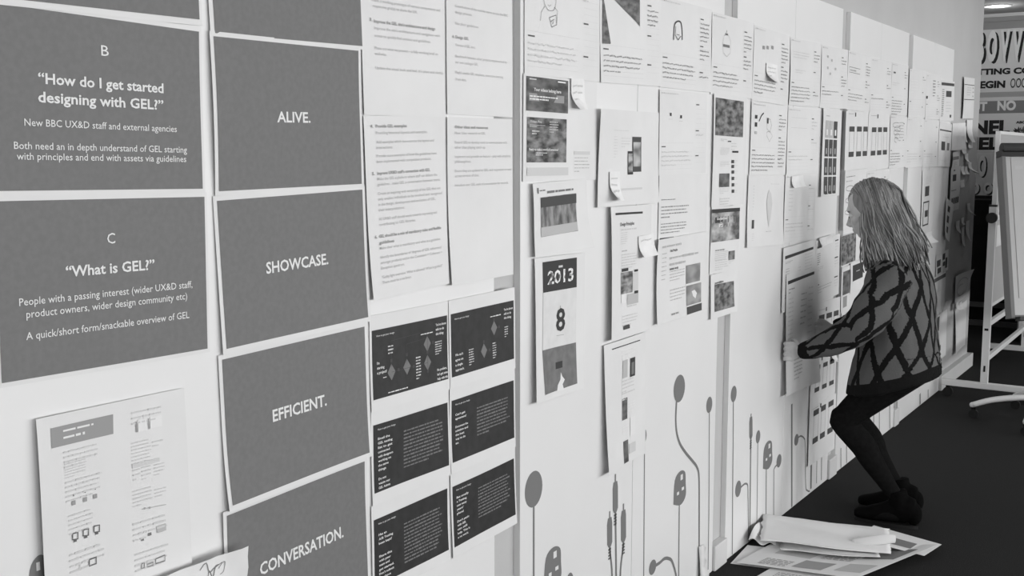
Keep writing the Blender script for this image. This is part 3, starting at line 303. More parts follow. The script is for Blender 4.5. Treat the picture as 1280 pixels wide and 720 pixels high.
 ('storyboard_sheet', 'storyboard sheet with a faint bottle outline, fourth in the top row', 'paper', 'handwritten storyboard sheets in the top row', 3.724, 1.8071, .4074, .287, -.0008, .003, {}, 'paper', [('l', .0122, .2712, .1263, .2813, 1, 150, .5, 0), ('r', .0122, .2749, .0367, .2784, 't100', None), ('r', .0163, .095, .0489, .0987, 't100', None), ('l', .0163, .0264, .2689, .0861, 4, 110, .35, 1), ('r', .3076, .2428, .3341, .2468, 't100', None), ('l', .3076, .165, .387, .2368, 5, 110, .35, 1), ('r', .3076, .151, .3341, .155, 't100', None), ('l', .3076, .1019, .387, .1449, 3, 110, .35, 1), ('r', .3076, .062, .3341, .066, 't100', None), ('p', [(.0163, .0201), (.277, .0201)], .0006, 't200'), ('p', [(.0163, .0344), (.277, .0344)], .0006, 't200'), ('p', [(.0163, .0488), (.277, .0488)], .0006, 't200'), ('p', [(.0163, .0631), (.277, .0631)], .0006, 't200'), ('p', [(.0163, .0775), (.277, .0775)], .0006, 't200'), ('p', [(.0122, .1091), (.2852, .1091)], .0006, 't200'), ('p', [(.3076, .2296), (.3911, .2296)], .0005, 't200'), ('p', [(.3076, .2124), (.3911, .2124)], .0005, 't200'), ('p', [(.3076, .1952), (.3911, .1952)], .0005, 't200'), ('p', [(.3076, .1779), (.3911, .1779)], .0005, 't200'), ('p', [(.3076, .1607), (.3911, .1607)], .0005, 't200'), ('p', [(.3076, .1435), (.3911, .1435)], .0005, 't200'), ('p', [(.3076, .1263), (.3911, .1263)], .0005, 't200'), ('p', [(.3076, .1091), (.3911, .1091)], .0005, 't200'), ('p', [(.3076, .0918), (.3911, .0918)], .0005, 't200'), ('p', [(.3076, .0746), (.3911, .0746)], .0005, 't200'), ('p', [(.3076, .0574), (.3911, .0574)], .0005, 't200'), ('p', [(.3076, .0402), (.3911, .0402)], .0005, 't200'), ('p', [(.1064, .2121), (.0933, .1827), (.1025, .1522), (.1372, .1404), (.1706, .1572), (.1718, .1977), (.1515, .216), (.1322, .22), (.1064, .2121)], .0012, 't150'), ('r', .1207, .2168, .1438, .2233, 't100', None), ('r', .1007, .1738, .1619, .1833, 't120', None), ('p', [(.1314, .2342), (.1319, .2257)], .003, 't120')]),
 ('storyboard_sheet', 'storyboard sheet carrying a lifted sticky note, fifth in the top row', 'paper', 'handwritten storyboard sheets in the top row', 4.1253, 1.8015, .413, .2856, -.0178, .004, {}, 'paper', [('l', .0124, .2699, .128, .2799, 1, 150, .5, 0), ('r', .0124, .2736, .0372, .277, 't100', None), ('r', .0165, .0945, .0496, .0982, 't100', None), ('l', .0165, .0263, .2726, .0857, 4, 110, .35, 1), ('r', .3118, .2416, .3387, .2456, 't100', None), ('l', .3118, .1642, .3923, .2356, 5, 110, .35, 1), ('r', .3118, .1502, .3387, .1542, 't100', None), ('l', .3118, .0871, .3923, .1442, 4, 110, .35, 1), ('r', .3118, .0617, .3387, .0657, 't100', None), ('p', [(.0165, .02), (.2808, .02)], .0006, 't200'), ('p', [(.0165, .0343), (.2808, .0343)], .0006, 't200'), ('p', [(.0165, .0486), (.2808, .0486)], .0006, 't200'), ('p', [(.0165, .0628), (.2808, .0628)], .0006, 't200'), ('p', [(.0165, .0771), (.2808, .0771)], .0006, 't200'), ('p', [(.0124, .1085), (.2891, .1085)], .0006, 't200'), ('p', [(.3118, .2285), (.3965, .2285)], .0005, 't200'), ('p', [(.3118, .2113), (.3965, .2113)], .0005, 't200'), ('p', [(.3118, .1942), (.3965, .1942)], .0005, 't200'), ('p', [(.3118, .1771), (.3965, .1771)], .0005, 't200'), ('p', [(.3118, .1599), (.3965, .1599)], .0005, 't200'), ('p', [(.3118, .1428), (.3965, .1428)], .0005, 't200'), ('p', [(.3118, .1257), (.3965, .1257)], .0005, 't200'), ('p', [(.3118, .1085), (.3965, .1085)], .0005, 't200'), ('p', [(.3118, .0914), (.3965, .0914)], .0005, 't200'), ('p', [(.3118, .0743), (.3965, .0743)], .0005, 't200'), ('p', [(.3118, .0571), (.3965, .0571)], .0005, 't200'), ('p', [(.3118, .04), (.3965, .04)], .0005, 't200'), ('r', .0966, .2037, .12, .2169, 't150', None), ('r', .1406, .2079, .1643, .2211, 't150', None), ('r', .1943, .213, .2185, .2264, 't150', None)]),
 ('storyboard_sheet', 'storyboard sheet with two written lines in its frame, sixth in the top row', 'paper', 'handwritten storyboard sheets in the top row', 4.543, 1.7987, .413, .2769, .0154, .006, {'l': .008}, 'paper', [('l', .0124, .2617, .128, .2714, 1, 150, .5, 0), ('r', .0124, .2653, .0372, .2686, 't100', None), ('r', .0165, .0917, .0496, .0953, 't100', None), ('l', .0165, .0111, .2726, .0831, 5, 110, .35, 1), ('r', .3118, .2343, .3387, .2381, 't100', None), ('l', .3118, .1869, .3923, .2284, 3, 110, .35, 1), ('r', .3118, .1456, .3387, .1495, 't100', None), ('r', .3118, .0598, .3387, .0637, 't100', None), ('l', .3118, .0402, .3923, .054, 1, 110, .35, 1), ('p', [(.0165, .0194), (.2808, .0194)], .0006, 't200'), ('p', [(.0165, .0332), (.2808, .0332)], .0006, 't200'), ('p', [(.0165, .0471), (.2808, .0471)], .0006, 't200'), ('p', [(.0165, .0609), (.2808, .0609)], .0006, 't200'), ('p', [(.0165, .0748), (.2808, .0748)], .0006, 't200'), ('p', [(.0124, .1052), (.2891, .1052)], .0006, 't200'), ('p', [(.3118, .2215), (.3965, .2215)], .0005, 't200'), ('p', [(.3118, .2049), (.3965, .2049)], .0005, 't200'), ('p', [(.3118, .1883), (.3965, .1883)], .0005, 't200'), ('p', [(.3118, .1717), (.3965, .1717)], .0005, 't200'), ('p', [(.3118, .1551), (.3965, .1551)], .0005, 't200'), ('p', [(.3118, .1384), (.3965, .1384)], .0005, 't200'), ('p', [(.3118, .1218), (.3965, .1218)], .0005, 't200'), ('p', [(.3118, .1052), (.3965, .1052)], .0005, 't200'), ('p', [(.3118, .0886), (.3965, .0886)], .0005, 't200'), ('p', [(.3118, .072), (.3965, .072)], .0005, 't200'), ('p', [(.3118, .0554), (.3965, .0554)], .0005, 't200'), ('p', [(.3118, .0388), (.3965, .0388)], .0005, 't200'), ('l', .033, .1938, .2478, .2271, 3, 140, .35, 1), ('l', .0619, .1329, .2065, .1523, 2, 150, .3, 1)]),
 ('storyboard_sheet', 'storyboard sheet with scattered faint marks, seventh in the top row', 'paper', 'handwritten storyboard sheets in the top row', 4.9595, 1.801, .408, .2774, .0202, .005, {'l': .006}, 'paper', [('l', .0122, .2621, .0979, .2719, 1, 150, .5, 0), ('r', .0122, .2657, .0367, .2691, 't100', None), ('r', .0163, .0918, .049, .0954, 't100', None), ('l', .0163, .0544, .2693, .0832, 2, 110, .35, 1), ('r', .308, .2347, .3346, .2386, 't100', None), ('l', .308, .2011, .3876, .2289, 2, 110, .35, 1), ('r', .308, .1459, .3346, .1498, 't100', None), ('l', .308, .0985, .3876, .1401, 3, 110, .35, 1), ('r', .308, .0599, .3346, .0638, 't100', None), ('p', [(.0163, .0194), (.2774, .0194)], .0006, 't200'), ('p', [(.0163, .0333), (.2774, .0333)], .0006, 't200'), ('p', [(.0163, .0472), (.2774, .0472)], .0006, 't200'), ('p', [(.0163, .061), (.2774, .061)], .0006, 't200'), ('p', [(.0163, .0749), (.2774, .0749)], .0006, 't200'), ('p', [(.0122, .1054), (.2856, .1054)], .0006, 't200'), ('p', [(.308, .2219), (.3917, .2219)], .0005, 't200'), ('p', [(.308, .2053), (.3917, .2053)], .0005, 't200'), ('p', [(.308, .1886), (.3917, .1886)], .0005, 't200'), ('p', [(.308, .172), (.3917, .172)], .0005, 't200'), ('p', [(.308, .1553), (.3917, .1553)], .0005, 't200'), ('p', [(.308, .1387), (.3917, .1387)], .0005, 't200'), ('p', [(.308, .1221), (.3917, .1221)], .0005, 't200'), ('p', [(.308, .1054), (.3917, .1054)], .0005, 't200'), ('p', [(.308, .0888), (.3917, .0888)], .0005, 't200'), ('p', [(.308, .0721), (.3917, .0721)], .0005, 't200'), ('p', [(.308, .0555), (.3917, .0555)], .0005, 't200'), ('p', [(.308, .0388), (.3917, .0388)], .0005, 't200'), ('r', .0816, .2247, .102, .2358, 't180', None), ('r', .1428, .2108, .1632, .2219, 't180', None), ('r', .0816, .1748, .102, .1859, 't180', None), ('r', .204, .1748, .2244, .1859, 't180', None), ('r', .1224, .1498, .1428, .1609, 't180', None)]),
 ('storyboard_sheet', 'storyboard sheet with a small drawn box, eighth in the top row', 'paper', 'handwritten storyboard sheets in the top row', 5.3714, 1.808, .4004, .2781, -.005, .004, {}, 'paper', [('l', .012, .2628, .1241, .2725, 1, 150, .5, 0), ('r', .012, .2664, .036, .2698, 't100', None), ('r', .016, .0921, .048, .0957, 't100', None), ('l', .016, .04, .2643, .0834, 3, 110, .35, 1), ('r', .3023, .2353, .3283, .2392, 't100', None), ('l', .3023, .1738, .3804, .2294, 4, 110, .35, 1), ('r', .3023, .1463, .3283, .1502, 't100', None), ('l', .3023, .1126, .3804, .1404, 2, 110, .35, 1), ('r', .3023, .0601, .3283, .064, 't100', None), ('l', .3023, .0403, .3804, .0542, 1, 110, .35, 1), ('p', [(.016, .0195), (.2723, .0195)], .0006, 't200'), ('p', [(.016, .0334), (.2723, .0334)], .0006, 't200'), ('p', [(.016, .0473), (.2723, .0473)], .0006, 't200'), ('p', [(.016, .0612), (.2723, .0612)], .0006, 't200'), ('p', [(.016, .0751), (.2723, .0751)], .0006, 't200'), ('p', [(.012, .1057), (.2803, .1057)], .0006, 't200'), ('p', [(.3023, .2225), (.3844, .2225)], .0005, 't200'), ('p', [(.3023, .2058), (.3844, .2058)], .0005, 't200'), ('p', [(.3023, .1891), (.3844, .1891)], .0005, 't200'), ('p', [(.3023, .1724), (.3844, .1724)], .0005, 't200'), ('p', [(.3023, .1557), (.3844, .1557)], .0005, 't200'), ('p', [(.3023, .1391), (.3844, .1391)], .0005, 't200'), ('p', [(.3023, .1224), (.3844, .1224)], .0005, 't200'), ('p', [(.3023, .1057), (.3844, .1057)], .0005, 't200'), ('p', [(.3023, .089), (.3844, .089)], .0005, 't200'), ('p', [(.3023, .0723), (.3844, .0723)], .0005, 't200'), ('p', [(.3023, .0556), (.3844, .0556)], .0005, 't200'), ('p', [(.3023, .0389), (.3844, .0389)], .0005, 't200'), ('p', [(.02, .203), (.2002, .203), (.2002, .178), (.02, .178), (.02, .203)], .002, 't100'), ('l', .032, .1835, .1401, .1947, 1, 100, .5, 0)]),
 ('storyboard_sheet', 'storyboard sheet with an empty frame, ninth in the top row', 'paper', 'handwritten storyboard sheets in the top row', 5.7802, 1.8003, .4079, .2795, .0233, .003, {}, 'paper', [('l', .0122, .2641, .1264, .2739, 1, 150, .5, 0), ('r', .0122, .2678, .0367, .2711, 't100', None), ('r', .0163, .0925, .0489, .0961, 't100', None), ('l', .0163, .0693, .2692, .0839, 1, 110, .35, 1), ('r', .308, .2365, .3345, .2404, 't100', None), ('l', .308, .2026, .3875, .2306, 2, 110, .35, 1), ('r', .308, .147, .3345, .1509, 't100', None), ('l', .308, .1272, .3875, .1411, 1, 110, .35, 1), ('r', .308, .0604, .3345, .0643, 't100', None), ('l', .308, .0266, .3875, .0545, 2, 110, .35, 1), ('p', [(.0163, .0196), (.2774, .0196)], .0006, 't200'), ('p', [(.0163, .0335), (.2774, .0335)], .0006, 't200'), ('p', [(.0163, .0475), (.2774, .0475)], .0006, 't200'), ('p', [(.0163, .0615), (.2774, .0615)], .0006, 't200'), ('p', [(.0163, .0755), (.2774, .0755)], .0006, 't200'), ('p', [(.0122, .1062), (.2855, .1062)], .0006, 't200'), ('p', [(.308, .2236), (.3916, .2236)], .0005, 't200'), ('p', [(.308, .2068), (.3916, .2068)], .0005, 't200'), ('p', [(.308, .1901), (.3916, .1901)], .0005, 't200'), ('p', [(.308, .1733), (.3916, .1733)], .0005, 't200'), ('p', [(.308, .1565), (.3916, .1565)], .0005, 't200'), ('p', [(.308, .1398), (.3916, .1398)], .0005, 't200'), ('p', [(.308, .123), (.3916, .123)], .0005, 't200'), ('p', [(.308, .1062), (.3916, .1062)], .0005, 't200'), ('p', [(.308, .0894), (.3916, .0894)], .0005, 't200'), ('p', [(.308, .0727), (.3916, .0727)], .0005, 't200'), ('p', [(.308, .0559), (.3916, .0559)], .0005, 't200'), ('p', [(.308, .0391), (.3916, .0391)], .0005, 't200')]),
 ('storyboard_sheet', 'storyboard sheet with dense writing below, tenth in the top row', 'paper', 'handwritten storyboard sheets in the top row', 6.1822, 1.8067, .3592, .2774, .0118, .004, {}, 'paper', [('l', .0108, .2621, .1114, .2719, 1, 150, .5, 0), ('r', .0108, .2657, .0323, .2691, 't100', None), ('r', .0144, .0918, .0431, .0954, 't100', None), ('l', .0144, -.0033, .2371, .0832, 6, 110, .35, 1), ('r', .2712, .2347, .2945, .2386, 't100', None), ('l', .2712, .2011, .3412, .2289, 2, 110, .35, 1), ('r', .2712, .1459, .2945, .1498, 't100', None), ('r', .2712, .0599, .2945, .0638, 't100', None), ('p', [(.0144, .0194), (.2443, .0194)], .0006, 't200'), ('p', [(.0144, .0333), (.2443, .0333)], .0006, 't200'), ('p', [(.0144, .0472), (.2443, .0472)], .0006, 't200'), ('p', [(.0144, .061), (.2443, .061)], .0006, 't200'), ('p', [(.0144, .0749), (.2443, .0749)], .0006, 't200'), ('p', [(.0108, .1054), (.2514, .1054)], .0006, 't200'), ('p', [(.2712, .2219), (.3448, .2219)], .0005, 't200'), ('p', [(.2712, .2053), (.3448, .2053)], .0005, 't200'), ('p', [(.2712, .1886), (.3448, .1886)], .0005, 't200'), ('p', [(.2712, .172), (.3448, .172)], .0005, 't200'), ('p', [(.2712, .1553), (.3448, .1553)], .0005, 't200'), ('p', [(.2712, .1387), (.3448, .1387)], .0005, 't200'), ('p', [(.2712, .1221), (.3448, .1221)], .0005, 't200'), ('p', [(.2712, .1054), (.3448, .1054)], .0005, 't200'), ('p', [(.2712, .0888), (.3448, .0888)], .0005, 't200'), ('p', [(.2712, .0721), (.3448, .0721)], .0005, 't200'), ('p', [(.2712, .0555), (.3448, .0555)], .0005, 't200'), ('p', [(.2712, .0388), (.3448, .0388)], .0005, 't200'), ('r', .0287, .2219, .0718, .2302, 't100', None), ('l', .018, .1553, .1796, .1775, 2, 150, .3, 1)]),
 ('storyboard_sheet', 'storyboard sheet with an almost blank frame, eleventh in the top row', 'paper', 'handwritten storyboard sheets in the top row', 6.5783, 1.8003, .4111, .2747, .03, .003, {}, 'paper', [('l', .0123, .2596, .0411, .2692, 1, 150, .5, 0), ('r', .0123, .2632, .037, .2665, 't100', None), ('r', .0164, .0909, .0493, .0945, 't100', None), ('r', .3104, .2324, .3371, .2362, 't100', None), ('l', .3104, .2129, .3905, .2266, 1, 110, .35, 1), ('r', .3104, .1445, .3371, .1483, 't100', None), ('r', .3104, .0593, .3371, .0632, 't100', None), ('p', [(.0164, .0192), (.2795, .0192)], .0006, 't200'), ('p', [(.0164, .033), (.2795, .033)], .0006, 't200'), ('p', [(.0164, .0467), (.2795, .0467)], .0006, 't200'), ('p', [(.0164, .0604), (.2795, .0604)], .0006, 't200'), ('p', [(.0164, .0742), (.2795, .0742)], .0006, 't200'), ('p', [(.0123, .1044), (.2878, .1044)], .0006, 't200'), ('p', [(.3104, .2198), (.3947, .2198)], .0005, 't200'), ('p', [(.3104, .2033), (.3947, .2033)], .0005, 't200'), ('p', [(.3104, .1868), (.3947, .1868)], .0005, 't200'), ('p', [(.3104, .1703), (.3947, .1703)], .0005, 't200'), ('p', [(.3104, .1538), (.3947, .1538)], .0005, 't200'), ('p', [(.3104, .1373), (.3947, .1373)], .0005, 't200'), ('p', [(.3104, .1209), (.3947, .1209)], .0005, 't200'), ('p', [(.3104, .1044), (.3947, .1044)], .0005, 't200'), ('p', [(.3104, .0879), (.3947, .0879)], .0005, 't200'), ('p', [(.3104, .0714), (.3947, .0714)], .0005, 't200'), ('p', [(.3104, .0549), (.3947, .0549)], .0005, 't200'), ('p', [(.3104, .0385), (.3947, .0385)], .0005, 't200'), ('l', .0411, .1373, .2056, .2198, 5, 200, .4, 0)]),
 ('storyboard_sheet', 'storyboard sheet with a small black square, twelfth in the top row', 'paper', 'handwritten storyboard sheets in the top row', 6.9848, 1.8012, .3894, .2682, .03, .004, {}, 'paper', [('l', .0117, .2534, .0389, .2628, 1, 150, .5, 0), ('r', .0117, .2569, .035, .2602, 't100', None), ('r', .0156, .0888, .0467, .0923, 't100', None), ('r', .294, .2269, .3193, .2307, 't100', None), ('l', .294, .1944, .3699, .2213, 2, 110, .35, 1), ('r', .294, .1411, .3193, .1448, 't100', None), ('l', .294, .1086, .3699, .1354, 2, 110, .35, 1), ('r', .294, .0579, .3193, .0617, 't100', None), ('l', .294, .0255, .3699, .0523, 2, 110, .35, 1), ('p', [(.0156, .0188), (.2648, .0188)], .0006, 't200'), ('p', [(.0156, .0322), (.2648, .0322)], .0006, 't200'), ('p', [(.0156, .0456), (.2648, .0456)], .0006, 't200'), ('p', [(.0156, .059), (.2648, .059)], .0006, 't200'), ('p', [(.0156, .0724), (.2648, .0724)], .0006, 't200'), ('p', [(.0117, .1019), (.2726, .1019)], .0006, 't200'), ('p', [(.294, .2146), (.3738, .2146)], .0005, 't200'), ('p', [(.294, .1985), (.3738, .1985)], .0005, 't200'), ('p', [(.294, .1824), (.3738, .1824)], .0005, 't200'), ('p', [(.294, .1663), (.3738, .1663)], .0005, 't200'), ('p', [(.294, .1502), (.3738, .1502)], .0005, 't200'), ('p', [(.294, .1341), (.3738, .1341)], .0005, 't200'), ('p', [(.294, .118), (.3738, .118)], .0005, 't200'), ('p', [(.294, .1019), (.3738, .1019)], .0005, 't200'), ('p', [(.294, .0858), (.3738, .0858)], .0005, 't200'), ('p', [(.294, .0697), (.3738, .0697)], .0005, 't200'), ('p', [(.294, .0536), (.3738, .0536)], .0005, 't200'), ('p', [(.294, .0375), (.3738, .0375)], .0005, 't200'), ('r', .0078, .1234, .0467, .1395, 't66', None), ('l', .1752, .1341, .2414, .2414, 6, 110, .5, 0)]),
 ('storyboard_sheet', 'white sheet with a dark header bar, last in the top row', 'paper', 'handwritten storyboard sheets in the top row', 7.3802, 1.8019, .4061, .253, .03, .003, {}, 'paper', [('r', .0122, .2226, .3939, .2403, 't80', 'header_bar'), ('r', .1543, .1518, .3168, .1898, 't80', 'picture'), ('l', .0406, .0253, .1015, .2024, 14, 110, .6, 0), ('l', .1624, .0506, .3046, .1265, 4, 150, .3, 0), ('r', .2843, .0202, .3249, .038, 't80', None)]),
 ('storyboard_sheet', 'white sheet with two ruled lines alone near the wall corner', 'paper', None, 8.1373, 1.8372, .3785, .2814, .03, -.01, {'l': .01}, 'paper', [('r', .0076, .2293, .3709, .2336, 't80', None), ('r', .0076, .128, .3709, .1323, 't80', None), ('l', .1135, .1548, .2649, .2195, 4, 150, .5, 1), ('l', .3028, .1407, .3596, .2251, 3, 120, .4, 0)]),
 ('web_page_print', 'print with two stacked dark web screenshots under the leftmost storyboard', 'paper', None, 2.4812, 1.5232, .4016, .2829, -.0072, .003, {}, 'paper', [('r', .0122, .187, .2316, .2772, 'photo_b', 'picture'), ('r', .0173, .0508, .2252, .1706, 'photo_c', 'picture'), ('t', 'Your videos belong here', .0485, .2403, .1424, .0084, 't222', 1), ('r', .0261, .2693, .0603, .2724, 't200', None), ('r', .173, .2692, .2167, .273, 't222', None), ('r', .0245, .2137, .2089, .2338, 't150', None), ('l', .0286, .2149, .187, .2298, 2, 222, .6, 0), ('t', 'Video Pro', .0314, .1564, .0589, .0063, 't200', 1), ('l', .0294, .1439, .1155, .1521, 2, 180, .5, 0), ('l', .0416, .1238, .0825, .1377, 2, 160, .5, 0), ('l', .132, .1302, .1798, .1639, 5, 160, .4, 0), ('t', 'Ready to make a world of awesome?', .0281, .0825, .1524, .0063, 't222', 1), ('l', .0625, .0682, .125, .0786, 2, 200, .5, 0), ('r', .0178, .0148, .2362, .0369, 't200', None), ('l', .0227, .0195, .2169, .0338, 2, 90, .35, 0), ('r', .2684, .0729, .3589, .0825, 't200', None), ('l', .27, .0207, .3554, .0689, 5, 120, .3, 0)]),
 ('web_page_print', 'narrow print with a landscape photo screenshot above the 2013 print', 'paper', None, 2.5221, 1.3178, .2962, .1989, .03, .01, {'br': .035, 'b': .012, 'l': .008}, 'paper', [('r', .0369, .0522, .234, .1599, 'photo_d', 'picture'), ('r', .0369, .1324, .2353, .1588, 't80', None), ('t', 'The immersive feel of sport', .0741, .1454, .1266, .0066, 't222', 1), ('r', .0349, .0533, .234, .0785, 't180', None), ('l', .075, .1631, .2376, .1814, 1, 80, .4, 0), ('r', .0211, .1713, .0268, .1867, 't100', None), ('l', .0333, .1732, .0663, .1838, 1, 80, .4, 0)]),
 ('infographic_print', 'tall print stacked from a black 2013, a number 8 and a grey figure', 'paper', None, 2.5245, .9134, .2826, .4013, -.016, .008, {'l': .014, 'bl': .016, 'b': .01}, 'paper', [('f', [(.0415, .3884), (.232, .3898), (.2346, .3034), (.0435, .3039)], 't66', 'picture'), ('f', [(.0435, .3039), (.2346, .3034), (.233, .142), (.0398, .144)], 't222p', 'picture'), ('f', [(.0398, .144), (.233, .142), (.2365, .0206), (.0536, .0172)], 'photo_e', 'picture'), ('t', '2013', .0671, .3252, .1464, .0357, 'ink_mottle', 1), ('r', .1288, .3672, .1512, .3732, 't200', None), ('t', '8', .1181, .1882, .0513, .0616, 't66', 1), ('p', [(.1406, .2588), (.141, .2473)], .002, 't100'), ('p', [(.1206, .1753), (.163, .1736)], .0012, 't150'), ('r', .1159, .08, .1543, .0994, 't66', None), ('f', [(.1212, .0157), (.1265, .0333), (.1417, .0471), (.1447, .0675), (.1527, .0546), (.1656, .0434), (.1599, .0373), (.1533, .0314), (.1606, .0139)], 'ink_white', 'statue')]),
 ('device_print', 'white print showing a tablet and a phone, with a sticky note at its lower left', 'paper', None, 2.8791, 1.4383, .4141, .2895, .0013, .009, {'tl': .018, 'l': .006, 'b': .008}, 'paper', [('r', .2254, .1017, .2879, .2102, 't80', 'phone_picture'), ('r', .2316, .118, .2817, .1939, 'photo_f', None), ('r', .194, .0939, .2307, .1659, 't66', 'phone_picture'), ('r', .1977, .1011, .227, .1587, 'photo_g', None), ('l', .0953, .2259, .2086, .2302, 1, 140, .5, 0), ('l', .0982, .144, .123, .2136, 8, 140, .25, 0), ('l', .1477, .1756, .2127, .2093, 4, 150, .3, 0), ('r', .1541, .0461, .2913, .0525, 't200', None)]),
 ('web_page_print', 'tall curling web page print headed Design Principles', 'paper', None, 2.9519, 1.0267, .287, .4106, -.0083, .012, {'l': .022, 'bl': .014, 'b': .004}, 'paper', [('f', [(.0295, .3913), (.2228, .3893), (.223, .3829), (.0297, .3847)], 't66', 'header_bar'), ('t', 'Design Principles', .0649, .3501, .0975, .0099, 't100', 1), ('l', .0703, .3306, .1855, .345, 1, 150, .4, 0), ('l', .0709, .2914, .1206, .3314, 6, 140, .4, 0), ('l', .078, .2668, .1161, .2767, 1, 120, .5, 0), ('l', .0784, .2138, .1843, .2643, 6, 170, .5, 0), ('r', .08, .2071, .1264, .217, 't66', None), ('r', .1678, .2003, .1933, .2075, 't66', None), ('r', .0751, .1372, .1565, .2049, 'photo_g', 'picture'), ('r', .1571, .1411, .1956, .1982, 't200', None), ('r', .1704, .1308, .196, .1397, 't66', None), ('r', .0774, .1089, .1108, .1374, 't222', None), ('r', .0884, .112, .1052, .1275, 't120', None), ('r', .1208, .0998, .1973, .1331, 't180', None), ('l', .1219, .0872, .1949, .1026, 1, 140, .4, 0), ('l', .085, .0334, .1913, .0714, 4, 170, .4, 0), ('r', .0915, .0244, .1385, .0379, 't80', None)]),
 ('web_page_print', 'tall thin print under the Design Principles print with three small pictures', 'paper', None, 2.9382, .608, .2889, .4084, .0113, .007, {'bl': .03, 'l': .012, 'b': .006}, 'paper', [('f', [(.0518, .3899), (.2472, .3888), (.2473, .3856), (.0519, .3867)], 't66', 'header_bar'), ('l', .1215, .3382, .2109, .3737, 3, 190, .4, 0), ('r', .1247, .2823, .1586, .3398, 't180', None), ('r', .1771, .2777, .212, .3387, 't66', 'picture'), ('r', .1858, .2846, .2034, .3242, 't120', None), ('l', .1228, .2329, .2128, .2785, 4, 180, .35, 0), ('l', .1234, .2026, .2192, .2423, 2, 180, .3, 0), ('r', .1265, .1462, .1608, .2159, 'photo_b', 'picture'), ('l', .1655, .1639, .2142, .2002, 4, 190, .45, 0), ('l', .1278, .0995, .1699, .1273, 3, 200, .5, 0), ('r', .1804, .0838, .2157, .1446, 't222', None), ('r', .1314, .0052, .1659, .0768, 'photo_b', 'picture'), ('r', .1706, .0275, .2166, .0598, 't200', None)]),
 ('storyboard_sheet', 'storyboard sheet with two small black figures under the oval head sheet', 'paper', 'storyboard sheets in the lower rows', 3.3067, 1.5254, .3843, .2785, .008, .005, {}, 'paper', [('l', .0115, .2632, .146, .2729, 1, 150, .5, 0), ('r', .0115, .2668, .0346, .2701, 't100', None), ('r', .0154, .0922, .0461, .0958, 't100', None), ('l', .0154, .0256, .2536, .0836, 4, 185, .35, 1), ('r', .2901, .2356, .3151, .2395, 't100', None), ('r', .2901, .1465, .3151, .1504, 't100', None), ('l', .2901, .1267, .3651, .1406, 1, 185, .35, 1), ('r', .2901, .0602, .3151, .0641, 't100', None), ('p', [(.0154, .0195), (.2613, .0195)], .0006, 't200'), ('p', [(.0154, .0334), (.2613, .0334)], .0006, 't200'), ('p', [(.0154, .0473), (.2613, .0473)], .0006, 't200'), ('p', [(.0154, .0613), (.2613, .0613)], .0006, 't200'), ('p', [(.0154, .0752), (.2613, .0752)], .0006, 't200'), ('p', [(.0115, .1058), (.269, .1058)], .0006, 't200'), ('p', [(.2901, .2228), (.3689, .2228)], .0005, 't200'), ('p', [(.2901, .2061), (.3689, .2061)], .0005, 't200'), ('p', [(.2901, .1894), (.3689, .1894)], .0005, 't200'), ('p', [(.2901, .1727), (.3689, .1727)], .0005, 't200'), ('p', [(.2901, .156), (.3689, .156)], .0005, 't200'), ('p', [(.2901, .1393), (.3689, .1393)], .0005, 't200'), ('p', [(.2901, .1225), (.3689, .1225)], .0005, 't200'), ('p', [(.2901, .1058), (.3689, .1058)], .0005, 't200'), ('p', [(.2901, .0891), (.3689, .0891)], .0005, 't200'), ('p', [(.2901, .0724), (.3689, .0724)], .0005, 't200'), ('p', [(.2901, .0557), (.3689, .0557)], .0005, 't200'), ('p', [(.2901, .039), (.3689, .039)], .0005, 't200'), ('r', .0783, .1948, .0899, .205, 't66', None), ('r', .1607, .1884, .174, .1988, 't66', None), ('l', .0665, .1818, .0978, .1865, 1, 120, .3, 0), ('l', .1517, .1765, .1809, .1814, 1, 120, .3, 0)]),
 ('typed_sheet', 'white typed sheet with a small dark button below the two figures sheet', 'paper', None, 3.3129, 1.2446, .4, .285, -.0107, .003, {}, 'paper', [('l', .016, .1966, .128, .2052, 1, 80, .4, 0), ('l', .016, .1368, .24, .1824, 4, 100, .4, 0), ('l', .016, .0855, .232, .1254, 4, 100, .4, 0), ('r', .012, .0541, .12, .0741, 't80', 'button')]),
 ('web_page_print', 'white landscape print with two grey pictures on its right side', 'paper', None, 3.2897, 1.0332, .4248, .2831, .0089, .01, {'tl': .012, 'bl': .006, 'b': .006, 'br': .004}, 'paper', [('r', .2358, .1116, .3551, .176, 'photo_h', 'picture'), ('r', .2383, .0341, .3655, .1043, 'photo_h', 'picture'), ('f', [(.2833, .081), (.3074, .084), (.3287, .0701), (.3156, .0516), (.2944, .0627)], 'ink_white', 'drawing'), ('r', .2412, .0029, .371, .0295, 't80', 'picture'), ('t', 'Visual Principles', .1006, .2346, .0607, .0081, 't80', 1), ('l', .0345, .2448, .1935, .2667, 1, 120, .35, 0), ('l', .0352, .1397, .0752, .2401, 7, 120, .22, 0), ('l', .1009, .1806, .3382, .2238, 2, 130, .4, 0), ('l', .1018, .1846, .1435, .1967, 1, 80, .5, 0), ('l', .1021, .1677, .1765, .1831, 1, 80, .5, 0), ('l', .1025, .1318, .2307, .1722, 4, 120, .35, 0), ('l', .1045, .0642, .2332, .1095, 4, 120, .35, 0), ('l', .1102, .0126, .1753, .0294, 1, 110, .4, 0)]),
